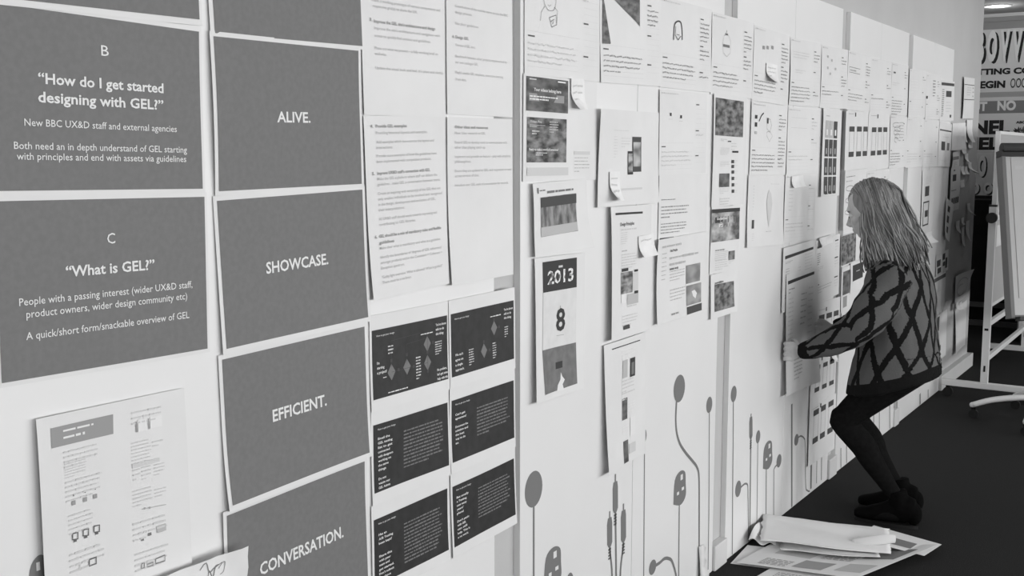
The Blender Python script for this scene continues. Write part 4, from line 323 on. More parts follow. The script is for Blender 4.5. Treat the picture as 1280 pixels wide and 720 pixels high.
 ('web_page_print', 'tall web page print with a dark photo across its top, bridging two boards', 'paper', None, 3.7459, 1.4051, .3153, .4068, -.006, .006, {'l': .004, 'r': .004}, 'paper', [('f', [(.014, .392), (.2843, .3893), (.2811, .2552), (.0129, .2578)], 'photo_c', 'picture'), ('l', .0501, .403, .1957, .4031, 1, 100, .4, 0), ('l', .0676, .2367, .1292, .2473, 2, 120, .5, 0), ('r', .1406, .2358, .172, .2397, 't66', None), ('l', .0697, .187, .1636, .2155, 5, 170, .55, 0), ('l', .0729, .1455, .1664, .1662, 4, 165, .55, 0), ('r', .0646, .0698, .1638, .1198, 'photo_b', 'picture'), ('l', .0717, .0445, .1654, .0672, 4, 150, .5, 0), ('l', .074, .0026, .1684, .032, 3, 140, .5, 0), ('r', .1805, .1573, .2051, .1693, 't80', None), ('l', .2122, .1573, .2371, .1693, 2, 150, .4, 0), ('r', .1817, .1394, .2063, .1514, 't80', None), ('l', .2134, .1392, .2384, .1514, 2, 150, .4, 0), ('r', .1831, .1184, .2078, .1306, 't80', None), ('l', .2149, .1181, .2398, .1304, 2, 150, .4, 0), ('r', .1848, .0944, .2094, .1067, 't80', None), ('l', .2166, .094, .2415, .1064, 2, 150, .4, 0), ('r', .1864, .0705, .2112, .0828, 't80', None), ('l', .2183, .0699, .2433, .0823, 2, 150, .4, 0), ('r', .1882, .0464, .2128, .0589, 't80', None), ('l', .22, .0456, .245, .0582, 2, 150, .4, 0), ('r', .186, .1963, .2423, .2034, 't66', None), ('l', .1734, .2034, .227, .2359, 3, 150, .4, 0)]),
 ('web_page_print', 'web page print with a striped banner photo, middle of the narrow column', 'paper', None, 3.7495, 1.1592, .2764, .2463, -.017, .004, {}, 'paper', [('f', [(-.0036, .2353), (.2701, .2283), (.2753, .117), (.0035, .1162)], 'photo_i', 'picture'), ('r', -.0008, .2233, .2722, .2369, 't66', None), ('f', [(.031, .2064), (.2245, .2094), (.2305, .1849), (.0326, .1859)], 't66', 'banner'), ('t', 'Guidelines', .0467, .1971, .0994, .0088, 't222', 1), ('f', [(.0704, .1816), (.2347, .1832), (.2357, .171), (.0713, .1697)], 't222p', 'banner'), ('l', .0433, .0777, .1321, .0915, 1, 90, .5, 0), ('l', .044, .0455, .1659, .0812, 5, 170, .6, 0), ('l', .0463, .009, .1688, .0501, 5, 170, .5, 0), ('r', .1714, .0412, .2341, .0754, 'photo_c', 'picture'), ('l', .1741, .0264, .2273, .0405, 2, 170, .5, 0)]),
 ('web_page_print', 'small web page print with a busy square picture, foot of the narrow column', 'paper', None, 3.7539, .9917, .2641, .1653, .0055, .007, {'b': .008, 'l': .004}, 'paper', [('f', [(.0346, .1267), (.2224, .1215), (.2282, .0222), (.0352, .0245)], 'photo_c', 'picture'), ('l', .037, .1226, .1217, .1389, 1, 80, .5, 0)]),
 ('storyboard_sheet', 'storyboard sheet with a pencilled figure and dense notes beside the gap', 'paper', 'storyboard sheets in the lower rows', 4.1179, 1.5147, .412, .2837, -.0151, .005, {}, 'paper', [('l', .0124, .2681, .1566, .278, 1, 150, .5, 0), ('r', .0124, .2718, .0371, .2752, 't100', None), ('r', .0165, .0939, .0494, .0976, 't100', None), ('l', .0165, .0113, .2719, .0851, 5, 90, .35, 1), ('r', .3111, .24, .3378, .244, 't100', None), ('l', .3111, .1773, .3914, .2341, 4, 90, .35, 1), ('r', .3111, .1492, .3378, .1532, 't100', None), ('l', .3111, .0582, .3914, .1433, 6, 90, .35, 1), ('r', .3111, .0613, .3378, .0653, 't100', None), ('l', .3111, .027, .3914, .0553, 2, 90, .35, 1), ('p', [(.0165, .0199), (.2802, .0199)], .0006, 't200'), ('p', [(.0165, .034), (.2802, .034)], .0006, 't200'), ('p', [(.0165, .0482), (.2802, .0482)], .0006, 't200'), ('p', [(.0165, .0624), (.2802, .0624)], .0006, 't200'), ('p', [(.0165, .0766), (.2802, .0766)], .0006, 't200'), ('p', [(.0124, .1078), (.2884, .1078)], .0006, 't200'), ('p', [(.3111, .227), (.3955, .227)], .0005, 't200'), ('p', [(.3111, .2099), (.3955, .2099)], .0005, 't200'), ('p', [(.3111, .1929), (.3955, .1929)], .0005, 't200'), ('p', [(.3111, .1759), (.3955, .1759)], .0005, 't200'), ('p', [(.3111, .1589), (.3955, .1589)], .0005, 't200'), ('p', [(.3111, .1419), (.3955, .1419)], .0005, 't200'), ('p', [(.3111, .1248), (.3955, .1248)], .0005, 't200'), ('p', [(.3111, .1078), (.3955, .1078)], .0005, 't200'), ('p', [(.3111, .0908), (.3955, .0908)], .0005, 't200'), ('p', [(.3111, .0738), (.3955, .0738)], .0005, 't200'), ('p', [(.3111, .0567), (.3955, .0567)], .0005, 't200'), ('p', [(.3111, .0397), (.3955, .0397)], .0005, 't200'), ('r', .0371, .2184, .0618, .2326, 't66', None), ('r', .0371, .1872, .0618, .2043, 't66', None), ('r', .0371, .1589, .0618, .1702, 't180', None), ('p', [(.0824, .2099), (.1071, .2326), (.1318, .244)], .005, 't66'), ('p', [(.173, .227), (.206, .2213), (.2266, .1986), (.206, .1702), (.173, .1844), (.173, .227)], .002, 't150'), ('p', [(.173, .1702), (.206, .1759), (.239, .156), (.206, .1333), (.173, .156), (.173, .1702)], .0015, 't150'), ('r', .173, .2043, .1895, .227, 't66', None)]),
 ('web_page_print', 'white sheet with a faint grey figure and a narrow list on its left', 'paper', None, 4.0994, 1.2317, .412, .283, -.03, .006, {'b': .012}, 'paper', [('l', .0494, .1415, .0659, .2462, 9, 140, .3, 0), ('r', .0494, .0736, .0742, .1075, 't80', 'picture'), ('l', .0494, .0226, .0783, .0566, 4, 140, .3, 0), ('f', [(.2307, .2264), (.2554, .2094), (.2719, .1698), (.2554, .1075), (.239, .0736), (.2225, .1132), (.206, .1698), (.2142, .2094)], 't200', 'drawing'), ('l', .206, .0538, .2719, .0623, 1, 120, .3, 0), ('l', .2472, .2462, .3502, .2547, 1, 150, .3, 0)]),
 ('storyboard_sheet', 'storyboard sheet with a few faint lines under the sixth storyboard', 'paper', 'storyboard sheets in the lower rows', 4.5449, 1.5084, .408, .283, -.0019, .004, {}, 'paper', [('l', .0122, .2674, .155, .2773, 1, 150, .5, 0), ('r', .0122, .2711, .0367, .2745, 't100', None), ('r', .0163, .0937, .049, .0974, 't100', None), ('l', .0163, .0555, .2693, .0849, 2, 170, .35, 1), ('r', .308, .2394, .3346, .2434, 't100', None), ('l', .308, .191, .3876, .2335, 3, 170, .35, 1), ('r', .308, .1489, .3346, .1528, 't100', None), ('l', .308, .1288, .3876, .1429, 1, 170, .35, 1), ('r', .308, .0611, .3346, .0651, 't100', None), ('p', [(.0163, .0198), (.2774, .0198)], .0006, 't200'), ('p', [(.0163, .034), (.2774, .034)], .0006, 't200'), ('p', [(.0163, .0481), (.2774, .0481)], .0006, 't200'), ('p', [(.0163, .0623), (.2774, .0623)], .0006, 't200'), ('p', [(.0163, .0764), (.2774, .0764)], .0006, 't200'), ('p', [(.0122, .1075), (.2856, .1075)], .0006, 't200'), ('p', [(.308, .2264), (.3917, .2264)], .0005, 't200'), ('p', [(.308, .2094), (.3917, .2094)], .0005, 't200'), ('p', [(.308, .1924), (.3917, .1924)], .0005, 't200'), ('p', [(.308, .1755), (.3917, .1755)], .0005, 't200'), ('p', [(.308, .1585), (.3917, .1585)], .0005, 't200'), ('p', [(.308, .1415), (.3917, .1415)], .0005, 't200'), ('p', [(.308, .1245), (.3917, .1245)], .0005, 't200'), ('p', [(.308, .1075), (.3917, .1075)], .0005, 't200'), ('p', [(.308, .0906), (.3917, .0906)], .0005, 't200'), ('p', [(.308, .0736), (.3917, .0736)], .0005, 't200'), ('p', [(.308, .0566), (.3917, .0566)], .0005, 't200'), ('p', [(.308, .0396), (.3917, .0396)], .0005, 't200'), ('p', [(.0408, .2405), (.2448, .2405)], .0008, 't180'), ('p', [(.0408, .1981), (.2448, .1981)], .0008, 't180')]),
 ('storyboard_sheet', 'storyboard sheet with a sticky note over its top edge', 'paper', 'storyboard sheets in the lower rows', 4.5203, 1.2228, .4061, .2869, -.0294, .007, {'b': .006}, 'paper', [('l', .0122, .2711, .069, .2812, 1, 150, .5, 0), ('r', .0122, .2749, .0365, .2783, 't100', None), ('r', .0162, .095, .0487, .0987, 't100', None), ('l', .0162, .0413, .268, .0861, 3, 150, .35, 1), ('r', .3066, .2427, .333, .2467, 't100', None), ('l', .3066, .2223, .3858, .2367, 1, 150, .35, 1), ('r', .3066, .1509, .333, .1549, 't100', None), ('l', .3066, .1305, .3858, .1449, 1, 150, .35, 1), ('r', .3066, .062, .333, .066, 't100', None), ('l', .3066, .0416, .3858, .0559, 1, 150, .35, 1), ('p', [(.0162, .0201), (.2761, .0201)], .0006, 't200'), ('p', [(.0162, .0344), (.2761, .0344)], .0006, 't200'), ('p', [(.0162, .0488), (.2761, .0488)], .0006, 't200'), ('p', [(.0162, .0631), (.2761, .0631)], .0006, 't200'), ('p', [(.0162, .0775), (.2761, .0775)], .0006, 't200'), ('p', [(.0122, .109), (.2843, .109)], .0006, 't200'), ('p', [(.3066, .2295), (.3899, .2295)], .0005, 't200'), ('p', [(.3066, .2123), (.3899, .2123)], .0005, 't200'), ('p', [(.3066, .1951), (.3899, .1951)], .0005, 't200'), ('p', [(.3066, .1779), (.3899, .1779)], .0005, 't200'), ('p', [(.3066, .1607), (.3899, .1607)], .0005, 't200'), ('p', [(.3066, .1434), (.3899, .1434)], .0005, 't200'), ('p', [(.3066, .1262), (.3899, .1262)], .0005, 't200'), ('p', [(.3066, .109), (.3899, .109)], .0005, 't200'), ('p', [(.3066, .0918), (.3899, .0918)], .0005, 't200'), ('p', [(.3066, .0746), (.3899, .0746)], .0005, 't200'), ('p', [(.3066, .0574), (.3899, .0574)], .0005, 't200'), ('p', [(.3066, .0402), (.3899, .0402)], .0005, 't200'), ('l', .0487, .1291, .1015, .2439, 7, 150, .25, 0)]),
 ('phone_grid_print', 'narrow strip print with a grid of twelve dark phone screens', 'paper', None, 4.9934, 1.4012, .2851, .4007, -.0092, .009, {'b': .008, 'l': .006}, 'paper', [('r', .0371, .2685, .0912, .3466, 't180', 'phone_picture'), ('r', .0513, .2805, .0741, .3065, 't222', None), ('r', .1026, .2685, .1568, .3466, 't180', 'phone_picture'), ('r', .1169, .2805, .1397, .3065, 't222', None), ('r', .1682, .2685, .2224, .3466, 't80', 'phone_picture'), ('r', .1825, .2805, .2053, .3065, 't222', None), ('r', .0371, .1831, .0912, .2613, 't80', 'phone_picture'), ('r', .0513, .1951, .0741, .2212, 't150', None), ('r', .1026, .1831, .1568, .2613, 't80', 'phone_picture'), ('r', .1169, .1951, .1397, .2212, 't150', None), ('r', .1682, .1831, .2224, .2613, 't80', 'phone_picture'), ('r', .1825, .1951, .2053, .2212, 't150', None), ('r', .0371, .0978, .0912, .1759, 't80', 'phone_picture'), ('r', .0513, .1098, .0741, .1358, 't150', None), ('r', .1026, .0978, .1568, .1759, 't80', 'phone_picture'), ('r', .1169, .1098, .1397, .1358, 't150', None), ('r', .1682, .0978, .2224, .1759, 't80', 'phone_picture'), ('r', .1825, .1098, .2053, .1358, 't150', None), ('r', .0371, .0124, .0912, .0906, 't80', 'phone_picture'), ('r', .0513, .0244, .0741, .0505, 't150', None), ('r', .1026, .0124, .1568, .0906, 't80', 'phone_picture'), ('r', .1169, .0244, .1397, .0505, 't150', None), ('r', .1682, .0124, .2224, .0906, 't80', 'phone_picture'), ('r', .1825, .0244, .2053, .0505, 't150', None), ('r', .0513, .01, .0941, .014, 't66', None), ('r', .114, .0108, .1568, .0148, 't66', None), ('r', .1768, .012, .2195, .016, 't66', None), ('l', .0428, .3626, .0998, .3727, 1, 120, .6, 0)]),
 ('phone_sketch_print', 'white print of three phone outlines, first of the pair right of the phone grid strip', 'paper', 'white prints of three phone outlines', 5.3749, 1.5165, .3868, .284, .0177, .004, {}, 'paper', [('r', .058, .1851, .1431, .2102, 't80', 'phone_picture'), ('r', .058, .0625, .1431, .0876, 't80', 'phone_picture'), ('p', [(.0619, .1851), (.0619, .0876)], .003, 't150'), ('p', [(.1392, .1851), (.1392, .0876)], .003, 't150'), ('l', .0793, .0994, .1218, .1659, 6, 190, .4, 0), ('r', .1857, .1851, .2708, .2102, 't80', 'phone_picture'), ('r', .1857, .0625, .2708, .0876, 't80', 'phone_picture'), ('p', [(.1895, .1851), (.1895, .0876)], .003, 't150'), ('p', [(.2669, .1851), (.2669, .0876)], .003, 't150'), ('l', .2069, .0994, .2495, .1659, 6, 190, .4, 0), ('r', .3017, .1851, .3791, .2102, 't80', 'phone_picture'), ('r', .3017, .0625, .3791, .0876, 't80', 'phone_picture'), ('p', [(.3056, .1851), (.3056, .0876)], .003, 't150'), ('p', [(.3752, .1851), (.3752, .0876)], .003, 't150'), ('l', .321, .0994, .3597, .1659, 6, 190, .4, 0), ('l', .0387, .267, .1354, .2755, 1, 120, .5, 0), ('r', .147, .2584, .1625, .2783, 't80', None)]),
 ('phone_sketch_print', 'white print of three phone outlines, second of the pair right of the phone grid strip', 'paper', 'white prints of three phone outlines', 5.766, 1.5122, .4244, .2903, .0211, .003, {}, 'paper', [('r', .0637, .193, .1485, .2177, 't80', 'phone_picture'), ('r', .0637, .0726, .1485, .0973, 't80', 'phone_picture'), ('p', [(.0679, .193), (.0679, .0973)], .003, 't150'), ('p', [(.1443, .193), (.1443, .0973)], .003, 't150'), ('l', .0849, .1089, .1273, .1742, 6, 190, .4, 0), ('r', .1825, .193, .2631, .2177, 't80', 'phone_picture'), ('r', .1825, .0726, .2631, .0973, 't80', 'phone_picture'), ('p', [(.1867, .193), (.1867, .0973)], .003, 't150'), ('p', [(.2589, .193), (.2589, .0973)], .003, 't150'), ('l', .2027, .1089, .243, .1742, 6, 190, .4, 0), ('r', .2928, .193, .3735, .2177, 't80', 'phone_picture'), ('r', .2928, .0726, .3735, .0973, 't80', 'phone_picture'), ('p', [(.2971, .193), (.2971, .0973)], .003, 't150'), ('p', [(.3692, .193), (.3692, .0973)], .003, 't150'), ('l', .313, .1089, .3533, .1742, 6, 190, .4, 0), ('l', .0424, .2729, .1485, .2816, 1, 120, .5, 0), ('r', .1613, .2642, .1782, .2845, 't80', None)]),
 ('storyboard_sheet', 'storyboard sheet with a crowded sketch right of the phone outline pair', 'paper', 'storyboard sheets in the lower rows', 6.1898, 1.517, .3665, .2861, .01, .005, {'l': .004}, 'paper', [('l', .011, .2704, .1136, .2804, 1, 150, .5, 0), ('r', .011, .2741, .033, .2775, 't100', None), ('r', .0147, .0947, .044, .0984, 't100', None), ('l', .0147, .0114, .2419, .0858, 5, 110, .35, 1), ('r', .2767, .242, .3005, .246, 't100', None), ('r', .2767, .1505, .3005, .1545, 't100', None), ('r', .2767, .0618, .3005, .0658, 't100', None), ('p', [(.0147, .02), (.2492, .02)], .0006, 't200'), ('p', [(.0147, .0343), (.2492, .0343)], .0006, 't200'), ('p', [(.0147, .0486), (.2492, .0486)], .0006, 't200'), ('p', [(.0147, .0629), (.2492, .0629)], .0006, 't200'), ('p', [(.0147, .0772), (.2492, .0772)], .0006, 't200'), ('p', [(.011, .1087), (.2566, .1087)], .0006, 't200'), ('p', [(.2767, .2289), (.3518, .2289)], .0005, 't200'), ('p', [(.2767, .2117), (.3518, .2117)], .0005, 't200'), ('p', [(.2767, .1945), (.3518, .1945)], .0005, 't200'), ('p', [(.2767, .1774), (.3518, .1774)], .0005, 't200'), ('p', [(.2767, .1602), (.3518, .1602)], .0005, 't200'), ('p', [(.2767, .1431), (.3518, .1431)], .0005, 't200'), ('p', [(.2767, .1259), (.3518, .1259)], .0005, 't200'), ('p', [(.2767, .1087), (.3518, .1087)], .0005, 't200'), ('p', [(.2767, .0916), (.3518, .0916)], .0005, 't200'), ('p', [(.2767, .0744), (.3518, .0744)], .0005, 't200'), ('p', [(.2767, .0572), (.3518, .0572)], .0005, 't200'), ('p', [(.2767, .0401), (.3518, .0401)], .0005, 't200'), ('p', [(.2089, .2346), (.2033, .2294), (.1874, .2249), (.1633, .2217), (.1343, .2203), (.1045, .2209), (.078, .2234), (.0584, .2274), (.0485, .2325), (.0497, .2378), (.0617, .2427), (.0829, .2464), (.1103, .2485), (.1403, .2487), (.1686, .247)], .003, 't150'), ('p', [(.2157, .2097), (.2025, .2051), (.182, .2018), (.1572, .2003), (.1314, .2008), (.1082, .2032), (.0908, .2071), (.0817, .2121), (.082, .2174), (.0918, .2223), (.1096, .2262), (.1331, .2284), (.1589, .2288), (.1836, .2271), (.2036, .2238)], .003, 't150'), ('p', [(.1732, .1854), (.1563, .182), (.1356, .1804), (.1138, .1807), (.094, .1829), (.079, .1868), (.0708, .1917), (.0705, .197), (.0782, .202), (.0929, .206), (.1124, .2083), (.1341, .2088), (.155, .2073), (.1722, .204), (.1834, .1994)], .003, 't150'), ('p', [(.1741, .1621), (.1574, .1604), (.1397, .1606), (.1234, .1627), (.1109, .1665), (.1038, .1713), (.1032, .1767), (.109, .1817), (.1206, .1857), (.1362, .1882), (.1538, .1888), (.1709, .1874), (.1852, .1843), (.1946, .1797), (.1979, .1745)], .003, 't150'), ('p', [(.1346, .1404), (.121, .1405), (.1084, .1425), (.0985, .1461), (.0928, .151), (.0919, .1563), (.0961, .1613), (.1047, .1655), (.1166, .1681), (.1301, .1688), (.1433, .1675), (.1545, .1645), (.162, .1601), (.1649, .1549), (.1627, .1496)], .003, 't150'), ('l', .1832, .1431, .2932, .2575, 7, 120, .35, 1)]),
 ('storyboard_sheet', 'storyboard sheet with an empty frame right of the crowded sketch', 'paper', 'storyboard sheets in the lower rows', 6.5598, 1.5161, .4106, .2839, .0062, .004, {}, 'paper', [('l', .0123, .2683, .0985, .2782, 1, 150, .5, 0), ('r', .0123, .272, .037, .2754, 't100', None), ('r', .0164, .094, .0493, .0977, 't100', None), ('l', .0164, .0261, .271, .0852, 4, 180, .35, 1), ('r', .31, .2402, .3367, .2442, 't100', None), ('r', .31, .1493, .3367, .1533, 't100', None), ('r', .31, .0613, .3367, .0653, 't100', None), ('l', .31, .0412, .3901, .0554, 1, 180, .35, 1), ('p', [(.0164, .0199), (.2792, .0199)], .0006, 't200'), ('p', [(.0164, .0341), (.2792, .0341)], .0006, 't200'), ('p', [(.0164, .0483), (.2792, .0483)], .0006, 't200'), ('p', [(.0164, .0625), (.2792, .0625)], .0006, 't200'), ('p', [(.0164, .0767), (.2792, .0767)], .0006, 't200'), ('p', [(.0123, .1079), (.2874, .1079)], .0006, 't200'), ('p', [(.31, .2271), (.3942, .2271)], .0005, 't200'), ('p', [(.31, .2101), (.3942, .2101)], .0005, 't200'), ('p', [(.31, .1931), (.3942, .1931)], .0005, 't200'), ('p', [(.31, .176), (.3942, .176)], .0005, 't200'), ('p', [(.31, .159), (.3942, .159)], .0005, 't200'), ('p', [(.31, .1419), (.3942, .1419)], .0005, 't200'), ('p', [(.31, .1249), (.3942, .1249)], .0005, 't200'), ('p', [(.31, .1079), (.3942, .1079)], .0005, 't200'), ('p', [(.31, .0908), (.3942, .0908)], .0005, 't200'), ('p', [(.31, .0738), (.3942, .0738)], .0005, 't200'), ('p', [(.31, .0568), (.3942, .0568)], .0005, 't200'), ('p', [(.31, .0397), (.3942, .0397)], .0005, 't200')]),
 ('storyboard_sheet', 'storyboard sheet with faint ruling, second row near the far end', 'paper', 'storyboard sheets in the lower rows', 6.9654, 1.5156, .4193, .2864, .0014, .005, {}, 'paper', [('l', .0126, .2706, .0713, .2807, 1, 150, .5, 0), ('r', .0126, .2744, .0377, .2778, 't100', None), ('r', .0168, .0948, .0503, .0985, 't100', None), ('l', .0168, .0561, .2767, .0859, 2, 180, .35, 1), ('r', .3166, .2423, .3438, .2463, 't100', None), ('r', .3166, .1506, .3438, .1547, 't100', None), ('r', .3166, .0619, .3438, .0659, 't100', None), ('p', [(.0168, .02), (.2851, .02)], .0006, 't200'), ('p', [(.0168, .0344), (.2851, .0344)], .0006, 't200'), ('p', [(.0168, .0487), (.2851, .0487)], .0006, 't200'), ('p', [(.0168, .063), (.2851, .063)], .0006, 't200'), ('p', [(.0168, .0773), (.2851, .0773)], .0006, 't200'), ('p', [(.0126, .1088), (.2935, .1088)], .0006, 't200'), ('p', [(.3166, .2291), (.4025, .2291)], .0005, 't200'), ('p', [(.3166, .2119), (.4025, .2119)], .0005, 't200'), ('p', [(.3166, .1948), (.4025, .1948)], .0005, 't200'), ('p', [(.3166, .1776), (.4025, .1776)], .0005, 't200'), ('p', [(.3166, .1604), (.4025, .1604)], .0005, 't200'), ('p', [(.3166, .1432), (.4025, .1432)], .0005, 't200'), ('p', [(.3166, .126), (.4025, .126)], .0005, 't200'), ('p', [(.3166, .1088), (.4025, .1088)], .0005, 't200'), ('p', [(.3166, .0916), (.4025, .0916)], .0005, 't200'), ('p', [(.3166, .0745), (.4025, .0745)], .0005, 't200'), ('p', [(.3166, .0573), (.4025, .0573)], .0005, 't200'), ('p', [(.3166, .0401), (.4025, .0401)], .0005, 't200')]),
 ('web_page_print', 'white print with two small dark pictures near the far end of the second row', 'paper', None, 7.3627, 1.5177, .3673, .2794, -.0227, .007, {}, 'paper', [('r', .0184, .2263, .3489, .2347, 't80', 'header_bar'), ('l', .1102, .1844, .2938, .1956, 1, 150, .3, 0), ('r', .0808, .1034, .1837, .1593, 't80', 'picture'), ('r', .2424, .1062, .3085, .1537, 't120', 'picture'), ('l', .0735, .0335, .2938, .0419, 1, 170, .3, 0)]),
 ('loose_sheet', 'curling blank white sheet overhanging the end of the last board', 'paper', None, 7.7335, 1.6164, .3204, .1795, .03, .012, {'tr': .03, 'r': .02, 'br': .05}, 'paper', []),
 ('phone_sketch_print', "white sheet with circled sketches directly left of the woman's head", 'paper', 'storyboard sheets in the lower rows', 5.3901, 1.2231, .3862, .289, .0254, .004, {}, 'paper', [('l', .0193, .2543, .1931, .2659, 1, 110, .4, 0), ('l', .0193, .2312, .1352, .2456, 1, 130, .4, 0), ('p', [(.1506, .2023), (.1441, .1967), (.1259, .1921), (.0996, .1896), (.0704, .1896), (.044, .1921), (.0258, .1967), (.0193, .2023), (.0258, .2079), (.044, .2125), (.0704, .215), (.0996, .215), (.1259, .2125), (.1441, .2079), (.1506, .2023)], .0025, 't120'), ('p', [(.1738, .211), (.3669, .211)], .002, 't150'), ('p', [(.1506, .1445), (.1441, .1389), (.1259, .1343), (.0996, .1318), (.0704, .1318), (.044, .1343), (.0258, .1389), (.0193, .1445), (.0258, .1501), (.044, .1547), (.0704, .1572), (.0996, .1572), (.1259, .1547), (.1441, .1501), (.1506, .1445)], .0025, 't120'), ('p', [(.1738, .1532), (.3669, .1532)], .002, 't150'), ('p', [(.1506, .0867), (.1441, .0811), (.1259, .0765), (.0996, .074), (.0704, .074), (.044, .0765), (.0258, .0811), (.0193, .0867), (.0258, .0923), (.044, .0969), (.0704, .0994), (.0996, .0994), (.1259, .0969), (.1441, .0923), (.1506, .0867)], .0025, 't120'), ('p', [(.1738, .0954), (.3669, .0954)], .002, 't150')]),
 ('storyboard_sheet', "storyboard sheet half hidden behind the woman's head", 'paper', 'storyboard sheets in the lower rows', 5.7734, 1.2197, .4414, .2836, .03, .005, {}, 'paper', [('l', .0132, .268, .1368, .2779, 1, 150, .5, 0), ('r', .0132, .2717, .0397, .2751, 't100', None), ('r', .0177, .0939, .053, .0976, 't100', None), ('l', .0177, .0556, .2913, .0851, 2, 110, .35, 1), ('r', .3333, .2399, .3619, .2439, 't100', None), ('l', .3333, .2198, .4193, .234, 1, 110, .35, 1), ('r', .3333, .1492, .3619, .1531, 't100', None), ('l', .3333, .129, .4193, .1432, 1, 110, .35, 1), ('r', .3333, .0613, .3619, .0652, 't100', None), ('l', .3333, .0411, .4193, .0553, 1, 110, .35, 1), ('p', [(.0177, .0199), (.3002, .0199)], .0006, 't200'), ('p', [(.0177, .034), (.3002, .034)], .0006, 't200'), ('p', [(.0177, .0482), (.3002, .0482)], .0006, 't200'), ('p', [(.0177, .0624), (.3002, .0624)], .0006, 't200'), ('p', [(.0177, .0766), (.3002, .0766)], .0006, 't200'), ('p', [(.0132, .1078), (.309, .1078)], .0006, 't200'), ('p', [(.3333, .2269), (.4237, .2269)], .0005, 't200'), ('p', [(.3333, .2099), (.4237, .2099)], .0005, 't200'), ('p', [(.3333, .1928), (.4237, .1928)], .0005, 't200'), ('p', [(.3333, .1758), (.4237, .1758)], .0005, 't200'), ('p', [(.3333, .1588), (.4237, .1588)], .0005, 't200'), ('p', [(.3333, .1418), (.4237, .1418)], .0005, 't200'), ('p', [(.3333, .1248), (.4237, .1248)], .0005, 't200'), ('p', [(.3333, .1078), (.4237, .1078)], .0005, 't200'), ('p', [(.3333, .0908), (.4237, .0908)], .0005, 't200'), ('p', [(.3333, .0737), (.4237, .0737)], .0005, 't200'), ('p', [(.3333, .0567), (.4237, .0567)], .0005, 't200'), ('p', [(.3333, .0397), (.4237, .0397)], .0005, 't200')]),
 ('web_page_print', "white list print with a dark header bar at the woman's far left", 'paper', None, 4.527, .9209, .438, .28, .0248, .008, {'tl': .004}, 'paper', [('f', [(.0219, .2436), (.403, .2478), (.403, .2366), (.0219, .2296)], 't66', 'header_bar'), ('l', .0263, .2072, .1314, .2184, 2, 110, .4, 0), ('l', .035, .112, .0876, .1904, 7, 130, .35, 0), ('l', .2847, .042, .3942, .2296, 14, 140, .3, 0), ('l', .0263, .056, .1752, .0784, 2, 120, .3, 0), ('l', .1971, .14, .2409, .182, 3, 150, .3, 0)]),
 ('storyboard_sheet', "white storyboard sheet with a sticky flag on its top edge by the woman's chin", 'paper', 'storyboard sheets in the lower rows', 4.9773, .9076, .3674, .2942, .03, .006, {}, 'paper', [('r', .0184, .256, .0808, .2648, 't80', None), ('l', .022, .1765, .0661, .2354, 6, 90, .5, 0), ('l', .0184, .1471, .1102, .1706, 3, 120, .3, 0), ('r', .0184, .0838, .0551, .0883, 't80', None), ('l', .0184, .0412, .2498, .0794, 3, 130, .3, 1), ('r', .2866, .2648, .338, .2707, 't80', None), ('l', .2866, .2177, .349, .2589, 3, 150, .3, 1), ('r', .2866, .1824, .338, .1883, 't80', None), ('l', .2866, .1353, .349, .1765, 3, 150, .3, 1), ('r', .2866, .0883, .338, .0941, 't80', None), ('l', .2866, .0412, .349, .0824, 3, 150, .3, 1)]),
 ('phone_sketch_print', "white print of three phone outlines partly covered by the woman's sleeve", 'paper', 'white prints of three phone outlines', 5.0, .627, .375, .285, -.03, .004, {}, 'paper', [('r', .0461, .1958, .1305, .2212, 't80', 'phone_picture'), ('r', .0461, .072, .1305, .0974, 't80', 'phone_picture'), ('p', [(.0499, .1958), (.0499, .0974)], .003, 't150'), ('p', [(.1267, .1958), (.1267, .0974)], .003, 't150'), ('l', .0672, .1093, .1094, .1764, 6, 190, .4, 0), ('r', .1612, .1958, .2457, .2212, 't80', 'phone_picture'), ('r', .1612, .072, .2457, .0974, 't80', 'phone_picture'), ('p', [(.1651, .1958), (.1651, .0974)], .003, 't150'), ('p', [(.2419, .1958), (.2419, .0974)], .003, 't150'), ('l', .1824, .1093, .2246, .1764, 6, 190, .4, 0), ('r', .2764, .1958, .3532, .2212, 't80', 'phone_picture'), ('r', .2764, .072, .3532, .0974, 't80', 'phone_picture'), ('p', [(.2802, .1958), (.2802, .0974)], .003, 't150'), ('p', [(.3493, .1958), (.3493, .0974)], .003, 't150'), ('l', .2956, .1093, .334, .1764, 6, 190, .4, 0), ('l', .0384, .2418, .1344, .2495, 1, 120, .5, 0), ('r', .1459, .2341, .1612, .2521, 't80', None)]),
